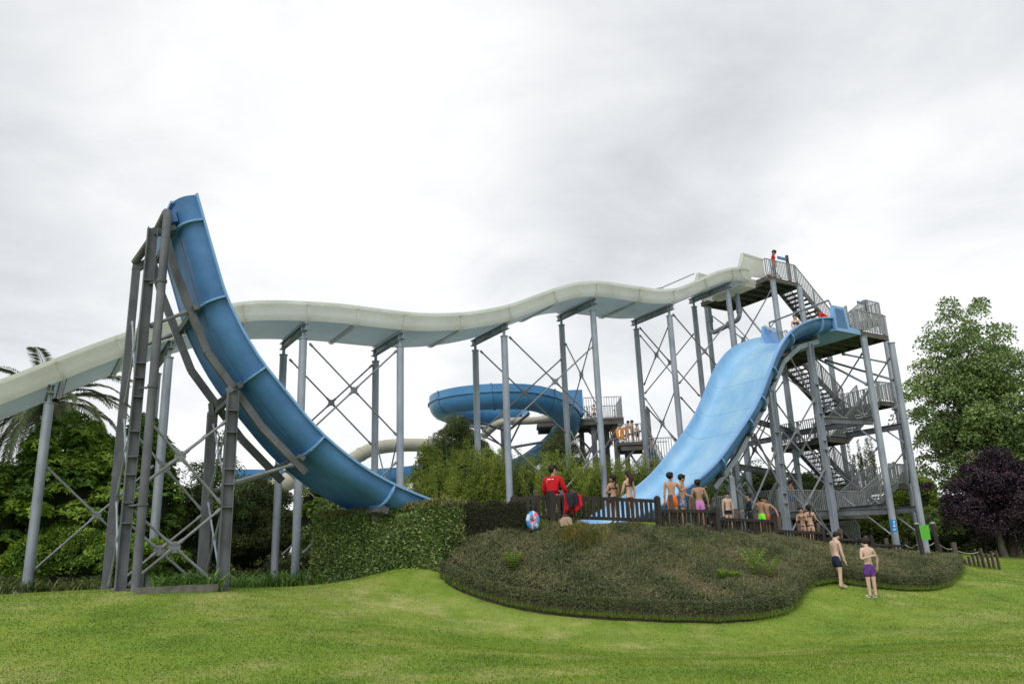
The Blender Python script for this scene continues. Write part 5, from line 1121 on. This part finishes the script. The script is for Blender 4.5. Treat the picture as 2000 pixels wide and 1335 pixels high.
stand(1362, 937, 27.9, 1.70, 8, 'broad backed young man in lilac pink swim shorts seen from behind', skin_c=S3, head_yaw=30, build_=1.06, armL=((-.4, .05, -1), (-.1, .1, -1)), armR=((.4, .05, -1), (.1, .1, -1)), c1=(.55, .22, .50), long_=.75)
stand(1419, 967, 28.7, 1.5, 172, 'young boy in short black trunks facing the camera behind the fence', skin_c=S2, head_pitch=18, c1=(.012, .012, .014), long_=.3)
stand(1461, 965, 30.2, 1.62, -85, 'person in dark navy long sleeved swim top and leggings standing side on', skin_c=S1, hair='short', hair_c=(.012, .01, .01), armR=((.15, .2, -1), (0, 1, -.35)), armL=((-.1, .15, -1), (0, 1, -.3)), wear=('shirt', 'trousers'), c1=(.012, .02, .038), c2=(.012, .018, .034))
stand(1484, 974, 30.6, 1.62, 40, 'boy in neon green trunks seen from behind beside the boy in red trunks', skin_c=S3, head_pitch=20, head_yaw=20, armL=((-.7, .3, -.8), (-.4, .6, -.5)), c1=(.22, .85, .05), long_=.7)
stand(1494, 972, 31.1, 1.66, -150, 'boy in red and black trunks resting one hand on a fence post', skin_c=S3, head_yaw=50, armL=((-.75, .2, -.65), (-.35, .5, -.8)), wear=('trunks',), c1=(.6, .04, .02), long_=.7)
stand(1563, 991, 33.4, 1.52, -160, 'dark haired girl in black swimsuit with arms crossed facing the other girl', skin_c=S1, hair='pony', armL=((-.25, .3, -1), (.7, .7, .5)), armR=((.25, .3, -1), (-.7, .7, .5)), wear=('bikini', 'brief'))
stand(1578, 987, 33.5, 1.60, 15, 'slim girl in dark bikini with dark ponytail seen from behind', skin_c=S2, hair='pony', head_yaw=-30, head_pitch=10, armL=((-.25, -.05, -1), (-.05, .15, -1)), armR=((.4, .3, -1), (-.2, .8, -.2)), wear=('bikini', 'brief'), c1=(.03, .02, .03))
zt4 = ZL[4]; q_, s_ = None, None
pp = W(27.0, 3.4, zt4+.03); person(tuple(pp), 1.6, 60, 'person in blue shorts half hidden behind the railing of the lowest landing', S1, hair_c=(.06, .03, .02), head_pitch=20, bend=12, c1=(.02, .09, .4), long_=.6, fingers=False)
# two boys on the lawn
a = onground(1641, 1148); person(tuple(a), 1.72, 66, 'pale slim boy in navy swim shorts looking down beside the ground cover bed', S4, head_pitch=42, bend=6, armL=((-.1, .1, -1), (0, .2, -1)), armR=((.15, .05, -1), (.05, .25, -1)), legL=((-.04, .42, -1), (0, .12, -1)), legR=((.04, -.02, -1), (0, -.16, -1)), c1=(.015, .025, .055), long_=.62)
a = onground(1706, 1168); rt, jt, xf_ = person(tuple(a), 1.74, -8, 'pale boy in purple patterned shorts on the lawn with one arm bent behind his back', S4, head_pitch=38, bend=3, tilt=3, armL=((-.35, -.35, -1), (.75, -.55, .25)), armR=((.6, .25, -.9), (.05, .3, -1)), legL=((0, .02, -1), DN), legR=((0, -.04, -1), DN), long_=.68,
       pat=mat('purple_print_cloth', [(.04, .015, .16), (.16, .04, .30), (.02, .02, .06), (.22, .08, .36)], 14, .8, 0, detail=2, lo=.38, hi=.62))
sh_ = empty('flip_flops', tuple(a), 'white flip flops on the feet of the boy in purple shorts', 'footwear')
for k in (-1, 1):
    Hh, K, A = jt['l%d' % k]; q = xf_(np.array([[A[0]+k*.01, A[1]+.05, A[2]-.05]]))[0]+np.array(a); mb = MB(); mb.ell((q[0], q[1], a[2]+.015), .055, .14, .015, 12, 6); mb.ell((q[0], q[1]+.05, a[2]+.05), .05, .04, .035, 10, 6); mb.build('flip_flop', flat('white_rubber', (.7, .7, .7)), sh_)
# on the tower
person(tuple(W(31.0, 5.8, Z1)), 1.8, 95, 'lifeguard in red shirt and dark trousers standing on the topmost platform', S1, head_pitch=35, head_yaw=20, bend=4, wear=('tee', 'trousers'), c1=(.5, .015, .025), c2=(.015, .02, .04), fingers=False)
person(tuple(W(28.45, 2.9, 11.36)), 1.62, 200, 'curly haired girl in dark bikini waiting at the start of the blue slide', S2, hair='long', hair_c=(.05, .02, .012), armL=((-.2, .3, -1), (.6, .8, -.2)), armR=((.2, .3, -1), (-.5, .8, -.4)), wear=('bikini', 'brief'), fingers=False)
person(tuple(W(28.9, 1.3, 11.45)), 1.72, -75, 'lifeguard in red shirt bending forward over the start of the blue slide', S1, bend=52, head_pitch=-15, armL=((0, .4, -1), (0, .2, -1)), armR=((0, .5, -1), (0, .2, -1)), wear=('tee', 'trousers'), c1=(.6, .03, .02), c2=(.02, .03, .05), fingers=False)
for i, (s, q, lb, kw) in enumerate([(27.7, 2.2, 'dark haired child sitting low in the start of the blue slide', dict(H=1.15, heading=-60)), (30.3, 2.2, 'person in dark swimwear queueing behind the railing of the right platform', dict(H=1.2, heading=-90)), (30.8, 1.6, 'person in red crouching behind the railing of the right platform', dict(H=1.1, heading=-90, c1=(.5, .02, .03)))]):
    H_ = kw.pop('H'); hd_ = kw.pop('heading'); person(tuple(W(s, q, 11.36 if s < 29 else Z2)), H_*.75/.75, hd_, lb, S1, legL=((-.2, .9, .1), (0, .1, -1)), legR=((.2, .9, .1), (0, .1, -1)), fingers=False, **kw)
rb_ = empty('red_rescue_bag', tuple(W(30.55, 5.8, Z1)), 'red bag lying at the feet of the lifeguard on the top platform', 'bag'); mb = MB(); mb.ell(W(30.65, 5.8, Z1+.16), .42, .16, .15, 12, 8, A3, jit=.12); mb.build('bag_body', flat('bag_red', (.45, .02, .04)), rb_)
mb = MB(); mb.tube([W(30.4, 5.8, Z1+.26), W(30.55, 5.8, Z1+.42), W(30.8, 5.8, Z1+.42), W(30.95, 5.8, Z1+.26)], .015, 6); mb.build('handle', flat('strap_black', (.03, .03, .03)), rb_)
# ------------------------------------------------------------------ small things at the fence
def drape(name, label, px, y0, y1, Y, w, m, seed, dz=0, fr=.09):
    """garment hung over the top rail: front and back leaves with folds, 3 cm thick"""
    top = P(px, y0, Y); bot = P(px, y1, Y); L = top[2]-bot[2]; root = empty(name, tuple(top), label, 'jacket'); rs = np.random.default_rng(seed); ph = rs.random(4)*6
    nu_, nv = 12, 16; mb = MB(); vs = []
    for j in range(nv+1):
        t = j/nv*1.7-.7
        for i in range(nu_+1):
            u = i/nu_-.5; 
            if t < 0: y = fr*.8; z = t*L*.75
            else: y = -fr; z = -t*L*(1+.12*math.sin(u*7+ph[2]))
            if abs(t) < .12: y = -fr*math.sin(t/.12*1.57); z = -.0+.02*math.cos(t/.12*1.57)
            wob = .03*math.sin(u*14+ph[0]+t*2)+.02*math.sin(u*25+ph[1]); ww = w*(1+.18*math.sin(t*4+ph[3])-.2*max(0, t))
            vs.append((top[0]+u*ww, top[1]+y-abs(wob)*(.4+abs(t)), top[2]+z+dz))
    mb.add(vs, [(j*(nu_+1)+i, j*(nu_+1)+i+1, (j+1)*(nu_+1)+i+1, (j+1)*(nu_+1)+i) for j in range(nv) for i in range(nu_)], 0, True); o = mb.build('fabric', m, root); md = o.modifiers.new('t', 'SOLIDIFY'); md.thickness = .03
    mb = MB(); q = top+np.array([w*.42, -fr-.04, -L*.3]); mb.tube([q+np.array([0, 0, L*.25]), q, q+np.array([.03, 0, -L*.45])], [.06, .055, .045], 8); mb.build('sleeve', m, root); return root
drape('jacket', 'red jacket hung over the fence rail left of the navy one', 1108, 965, 1000, 24.75, .3, flat('red_fleece', (.42, .012, .02), .9), 3)
drape('jacket', 'dark navy jacket hung between the two red garments on the fence', 1115, 963, 992, 24.68, .3, flat('navy_fleece', (.018, .02, .03), .9), 5, fr=.14)
drape('jacket', 'brighter red jacket with small white mark hung at the right on the fence', 1124, 965, 996, 24.72, .28, flat('bright_red_fleece', (.55, .015, .03), .9), 8, fr=.12)
bb_ = P(1041, 1018, 23.95); br_ = empty('beach_ring', tuple(bb_), 'glossy pink white and blue inflatable ring leaning against the end of the dark hedge', 'pool ring'); mb = MB(); nu_, nv = 24, 12; vs, fs, mi = [], [], []
for i in range(nu_):
    a = 2*math.pi*i/nu_
    for j in range(nv): b = 2*math.pi*j/nv; r = .135+.12*math.cos(b); vs.append((bb_[0]+r*math.cos(a)*.82, bb_[1]+.1*math.sin(b)+r*math.cos(a)*.15, bb_[2]+.03+r*math.sin(a)*1.1))
for i in range(nu_):
    mb_i = [0, 0, 1, 1, 1, 2, 0, 0, 0, 2, 2, 2, 0, 0, 0, 0, 1, 2, 0, 0, 2, 2, 0, 0][i]
    for j in range(nv): fs.append((i*nv+j, ((i+1) % nu_)*nv+j, ((i+1) % nu_)*nv+(j+1) % nv, i*nv+(j+1) % nv)); mi.append((mb_i+(j > 6 and j < 9)) % 3)
base = 0; mb.v = vs; mb.f = [list(f) for f in fs]; mb.mi = mi; mb.sm = [True]*len(fs); mb.build('ring', [flat('ring_blue', (.05, .28, .6), .25, .6), flat('ring_pink', (.65, .16, .28), .25, .6), flat('ring_white', (.6, .68, .75), .25, .6)], br_)
c = P(1104, 1018, 24.35); bg_ = empty('beige_bag', tuple(c), 'crumpled beige bag on the ground under the jackets behind the bed', 'bag'); mb = MB(); AX_ = ((.97, .2, .1), (-.2, .97, 0), (-.1, 0, .99)); mb.box(c+np.array([0, 0, -.02]), .36, .2, .2, AX_); mb.ell(c+np.array([.02, 0, .07]), .17, .1, .07, 10, 6, jit=.3); mb.build('bag_body', flat('beige_cloth', (.42, .31, .24), .9), bg_)
for k in (-.05, .05): 
    mb = MB(); mb.tube([c+np.array([-.09, k, .1]), c+np.array([-.04, k, .2]), c+np.array([.05, k, .19]), c+np.array([.09, k, .09])], .01, 6); mb.build('handle', flat('bag_strap', (.2, .12, .1)), bg_)

# ------------------------------------------------------------------ BACKGROUND SLIDES
def tube_slide(name, label, pts, r, m, ribs=3.0, top=1.0, cat='water slide', open_=False, rib_m=None):
    pp = spl3([P(*p) for p in pts], 8); root = empty(name, tuple(pp[len(pp)//2]), label, cat); k = len(pp); S_, U_ = [], []
    for i in range(k):
        T = pp[min(i+1, k-1)]-pp[max(0, i-1)]; T, S, U = basis(T); S_.append(S); U_.append(U)
    if open_:
        ring = [(r*math.cos(a), r*math.sin(a)) for a in np.linspace(0, -math.pi, 12)]+[(-r*1.02, r*.55), (-r*.95, r*.55)]+[(r*.92*math.cos(a), r*.92*math.sin(a)) for a in np.linspace(-math.pi, 0, 12)]+[(r*.95, r*.55), (r*1.02, r*.55)]
    else: ring = [(r*math.cos(a), r*math.sin(a)) for a in np.linspace(0, 2*math.pi, 19)[:-1]]
    mb = MB(); mb.sweep(pp, ring, None, S_, U_); mb.build('tube', m, root); L = 0
    for i in range(1, k):
        L += np.linalg.norm(pp[i]-pp[i-1])
        if L > ribs:
            L = 0; T = nrm(pp[i]-pp[i-1]); mb = MB(); q = [(a*1.08, b*1.08) for a, b in (ring if not open_ else ring[:13])]; mb.sweep([pp[i]-T*.05, pp[i]+T*.05], q, None, [S_[i]]*2, [U_[i]]*2); mb.build('joint_flange', rib_m or m, root)
    return root
def spl3(pts, n):
    p = [2*pts[0]-pts[1]]+pts+[2*pts[-1]-pts[-2]]; out = []
    for i in range(1, len(p)-2):
        for k in range(n): t = k/n; out.append(.5*((2*p[i])+(-p[i-1]+p[i+1])*t+(2*p[i-1]-5*p[i]+4*p[i+1]-p[i+2])*t*t+(-p[i-1]+3*p[i]-3*p[i+1]+p[i+2])*t**3))
    return out+[p[-2]]
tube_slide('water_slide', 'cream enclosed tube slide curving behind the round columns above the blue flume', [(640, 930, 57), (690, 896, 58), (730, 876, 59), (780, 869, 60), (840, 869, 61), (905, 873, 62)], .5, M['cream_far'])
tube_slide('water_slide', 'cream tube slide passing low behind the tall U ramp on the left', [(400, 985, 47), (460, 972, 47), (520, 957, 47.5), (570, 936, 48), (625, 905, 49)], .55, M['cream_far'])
tube_slide('water_slide', 'straight blue open flume seen low behind the U ramp and columns', [(440, 930, 56), (500, 930, 56.5), (600, 931, 57), (740, 928, 58), (850, 917, 59)], .75, M['blue_far'], open_=True)
tube_slide('water_slide', 'dark blue tube slide cut off by the left edge of the photo', [(-80, 975, 42), (-20, 979, 42), (28, 981, 42.5), (70, 984, 43)], .42, M['blue_far'])
tube_slide('water_slide', 'pale cream flume under the dark blue tube at the left edge', [(-80, 1012, 40), (-20, 1006, 40), (30, 996, 40.5), (80, 985, 41)], .42, M['cream_far'])
# spiral slide
Cx, Cy, Rr_ = P(985, 790, 54)[0], 54.0, 4.25; zf = P(960, 752, 54-4.25)[2]-.62
sp_ = empty('spiral_slide', (Cx, Cy, 1.5), 'blue spiral water slide with high outer wall on a steel frame behind the bamboo', 'water slide'); phis = np.radians(np.arange(70, 536, 6)); path, S_, U_ = [], [], []
for a in phis:
    dg_ = math.degrees(a); rr = Rr_*(1-.0014*max(0, dg_-380)); path.append(np.array([Cx+rr*math.cos(a), Cy+rr*math.sin(a), zf-.9*(dg_-258)/360-2.0*max(0, (min(dg_, 405)-285)/120)**1.6-max(0, dg_-405)*.027])); S_.append(np.array([math.cos(a), math.sin(a), 0])); U_.append(np.array([0, 0, 1.0]))
RG_ = 1
ring = [(1.0, .62), (1.0, .1), (1.12, .08), (1.12, 0), (1.0, -.02)]+[(1.0*math.cos(a), 1.05*math.sin(a)) for a in np.linspace(-.2, -math.pi+.1, 11)]+[(-1.0, .12), (-.94, .12)]+[(.94*math.cos(a), .98*math.sin(a)) for a in np.linspace(-math.pi+.1, -.2, 11)]+[(.94, .62)]
ring = [(a*.9, b*.88) for a, b in ring]
k0 = 0
for k1 in list(range(8, len(path), 8))+[len(path)-1]:
    mb = MB(); mb.sweep(path[k0:k1+1], ring, None, S_[k0:k1+1], U_[k0:k1+1]); mb.build('trough_section', M['blue_far'], sp_)
    rg = ring[:16]; rg = [(a*1.07, b*1.07) for a, b in rg]+[(a, b) for a, b in rg[::-1]]; i = k1; T = nrm(path[i]-path[i-1]); mb = MB(); mb.sweep([path[i]-T*.06, path[i]+T*.06], rg, None, [S_[i]]*2, [U_[i]]*2, smooth=False); mb.build('joint_flange', M['blue_far'], sp_); k0 = k1
e = P(1120, 790, 56.5); zd = P(1180, 820, 55)[2]; mb = MB(); a = P(1102, 762, 56); b = P(1140, 812, 56); mb.box((a+b)/2, b[0]-a[0], .12, a[2]-b[2]); mb.box((a+b)/2+np.array([0, 2.0, 0]), b[0]-a[0], .12, a[2]-b[2]); mb.box(((a+b)/2)[:2].tolist()+[b[2]+.1], b[0]-a[0], 1.9, .12); mb.build('entry_box', M['blue_far'], sp_)
mb = MB(); mb.tube([(Cx, Cy, 1), (Cx, Cy, zf+.6)], .28, 14); mb.build('mast', M['galv_dark'], sp_)
for k in range(5):
    i = 4+k*11; q = path[i]; mb = MB(); mb.tube([(Cx, Cy, q[2]-1.7), (q[0], q[1], q[2]-1.15)], .09, 8); mb.tube([(Cx, Cy, q[2]-3.0), (q[0]*.7+Cx*.3, q[1]*.7+Cy*.3, q[2]-1.35)], .06, 8); mb.build('arm', M['galv_dark'], sp_)
    if k % 2 == 0: mb = MB(); mb.tube([(q[0], q[1], 1), (q[0], q[1], q[2]-1.1)], .11, 10); mb.build('column', M['galv'], sp_)
tube_slide('water_slide', 'pale cream tube winding through the inside of the blue spiral', [(945, 850, 55), (975, 826, 54), (1010, 822, 54), (1050, 820, 54.5), (1080, 812, 56)], .26, M['cream_far'])
# its start deck and stairs
def wbox(mb, x0, x1, y0, y1, z0, z1): mb.box(((x0+x1)/2, (y0+y1)/2, (z0+z1)/2), x1-x0, y1-y0, z1-z0)
dk = empty('slide_access_tower', (P(1180, 850, 56)[0], 56, 1.5), 'dark steel deck and stairs with queueing bathers leading to the blue spiral slide', 'stair tower')
xa, xb = P(1141, 820, 54)[0], P(1219, 825, 54)[0]
def aabb_rail(a, b, h=1.45, sp=.17):
    a = np.array(a, float); b = np.array(b, float); L = np.linalg.norm(b-a); Z = np.array([0, 0, 1.0]); mb = MB(); mb.bar(a+Z*h, b+Z*h, .05, .05); mb.bar(a+Z*.08, b+Z*.08, .04, .04)
    for i in range(int(L/sp)+1): q = a+(b-a)*min(1, i*sp/L); mb.box(q+Z*h/2, .035, .035, h)
    mb.build('railing', M['rail'], dk)
mb = MB(); wbox(mb, xa-3.2, xb, 54, 57.5, zd-.15, zd); wbox(mb, xa-3.2, xb, 54.05, 54.2, zd-.45, zd-.152); wbox(mb, xb-.18, xb-.02, 54.25, 57.4, zd-.45, zd-.152); wbox(mb, xa-3.1, xb-.2, 57.3, 57.45, zd-.45, zd-.152); mb.build('landing', M['deck'], dk)
aabb_rail((xa+.05, 54.1, zd), ((xa+xb)/2, 54.1, zd)); aabb_rail(((xa+xb)/2+.1, 54.1, zd), (xb-.05, 54.1, zd)); aabb_rail((xb-.05, 54.2, zd), (xb-.05, 57.3, zd)); aabb_rail((xa+.05, 57.4, zd), (xb-.05, 57.4, zd))
def post_(px, Y, zt, r=.17): q = P(px, 850, Y); mb = MB(); mb.box((q[0], Y, (zt+1)/2), r*2, r*2, zt-1); mb.build('column', M['galv_dark'], dk)
for px, Y in ((1203, 54.6), (1160, 54.6), (1136, 56.8), (1184, 56.8)): post_(px, Y, zd-.46)
z2_ = P(1238, 866, 54)[2]; x2a, x2b = P(1206, 866, 54)[0], P(1262, 866, 54)[0]; mb = MB(); wbox(mb, x2a, x2b, 53, 55.4, z2_-.2, z2_); wbox(mb, x2a+.1, x2b-.1, 53.1, 53.22, z2_-.55, z2_-.202); wbox(mb, x2a+.1, x2b-.1, 55.1, 55.22, z2_-.55, z2_-.202); mb.build('landing', M['deck'], dk)
aabb_rail((x2a, 53.05, z2_), (x2b, 53.05, z2_), 1.2); aabb_rail((x2b-.03, 53.1, z2_), (x2b-.03, 55.3, z2_), 1.2)
for px in (1222, 1268): post_(px, 54.2, z2_-.56 if px < 1260 else z2_+2.4, .15)
z3_ = P(1290, 905, 53)[2]; x3a, x3b = P(1266, 905, 52)[0], P(1315, 905, 52)[0]; mb = MB(); wbox(mb, x3a, x3b, 51.5, 53.5, z3_-.2, z3_); mb.build('landing', M['deck'], dk); aabb_rail((x3a, 51.55, z3_), (x3b, 51.55, z3_), 1.5); aabb_rail((x3a, 53.4, z3_), (x3b, 53.4, z3_), 1.5); post_(1290, 52.5, z3_-.21, .13)
def dflight(a, b, w):
    a = np.array(a, float); b = np.array(b, float); n = int(abs(a[2]-b[2])/.2)
    for k in range(1, n): q = a+(b-a)*k/n; mb = MB(); mb.box(q, .26, w, .05); mb.build('tread', M['deck'], dk)
    for s in (-w/2, w/2): mb = MB(); mb.bar(a+np.array([0, s, 0]), b+np.array([0, s, 0]), .06, .26); mb.build('stringer', M['galv_dark'], dk); aabb_rail(a+np.array([0, s, .1]), b+np.array([0, s, .1]), 1.0)
dflight((x2a-.2, 56.2, z2_+.2), (xa+.4, 56.2, zd-.3), 1.2); dflight((x2b+.1, 54.3, z2_), (x3b-.2, 54.3, z3_-.9), 1.2); dflight((x3a+.2, 52.5, z3_), (P(1225, 930, 52)[0], 52.5, z3_-1.9), 1.1)
for (p1, p2) in (((1190, 860, 53.6), (1262, 838, 53.6)), ((1205, 920, 53.2), (1262, 850, 53.2)), ((1178, 880, 54.2), (1212, 826, 54.2)), ((1215, 862, 53.4), (1250, 915, 53.4)), ((1135, 905, 55), (1170, 850, 55)), ((1128, 850, 55), (1178, 905, 55))): rod(dk, P(*p1), P(*p2), .07, 'galv_dark')
bq = 'bathers queueing on the stairs of the spiral slide'
for i, (px, py, Y, kw) in enumerate([(1147, 800, 55.5, dict(H=1.0, z=zd, lb='small dark haired child at the left end of the spiral slide deck')), (1160, 794, 55.8, dict(H=1.3, z=zd, lb='taller child beside the small one on the spiral slide deck')), (1201, 812, 56, dict(H=.9, z=zd, lb='child crouching at the right end of the spiral slide deck')),
     (1223, 819, 54.2, dict(H=1.62, z=z2_, lb='dark haired bather leaning on the rail above the yellow ring', bend=18)), (1234, 820, 54.6, dict(H=1.72, z=z2_, c1=(.5, .02, .02), lb='grey haired bather in red shorts on the spiral slide stairs')), (1243, 829, 54.4, dict(H=1.4, z=z2_, lb='shorter bather right of the one in red shorts')),
     (1273, 849, 52.5, dict(H=1.65, z=z3_, c1=(.03, .12, .25), long_=.9, lb='bather in blue shorts on the lower landing beside the blue ramp')), (1196, 830, 55, dict(H=1.5, z=z2_, lb='bather in the shade under the spiral slide deck'))]):
    q = P(px, py, Y); H_ = kw.pop('H'); z_ = kw.pop('z'); lb = kw.pop('lb'); person((q[0], Y, z_), H_, random.choice([-90, -70, 160]), lb, [S1, S2][i % 2], group=bq, fingers=False, head_pitch=10, **kw)
yr = empty('inflatable_ring', (P(1214, 848, 53)[0], 53, z2_), 'bright yellow orange double ring held behind the stair railing', 'pool ring')
for k, px in enumerate((1211, 1219)):
    q = P(px, 846, 53.4); mb = MB(); mb.tube([q+np.array([.2*math.cos(a), .05*k, .38*math.sin(a)]) for a in np.linspace(0, 2*math.pi, 15)], .09, 8, cap=False); mb.build('ring', flat('ring_yellow', (.85, .33, .02), .4), yr)
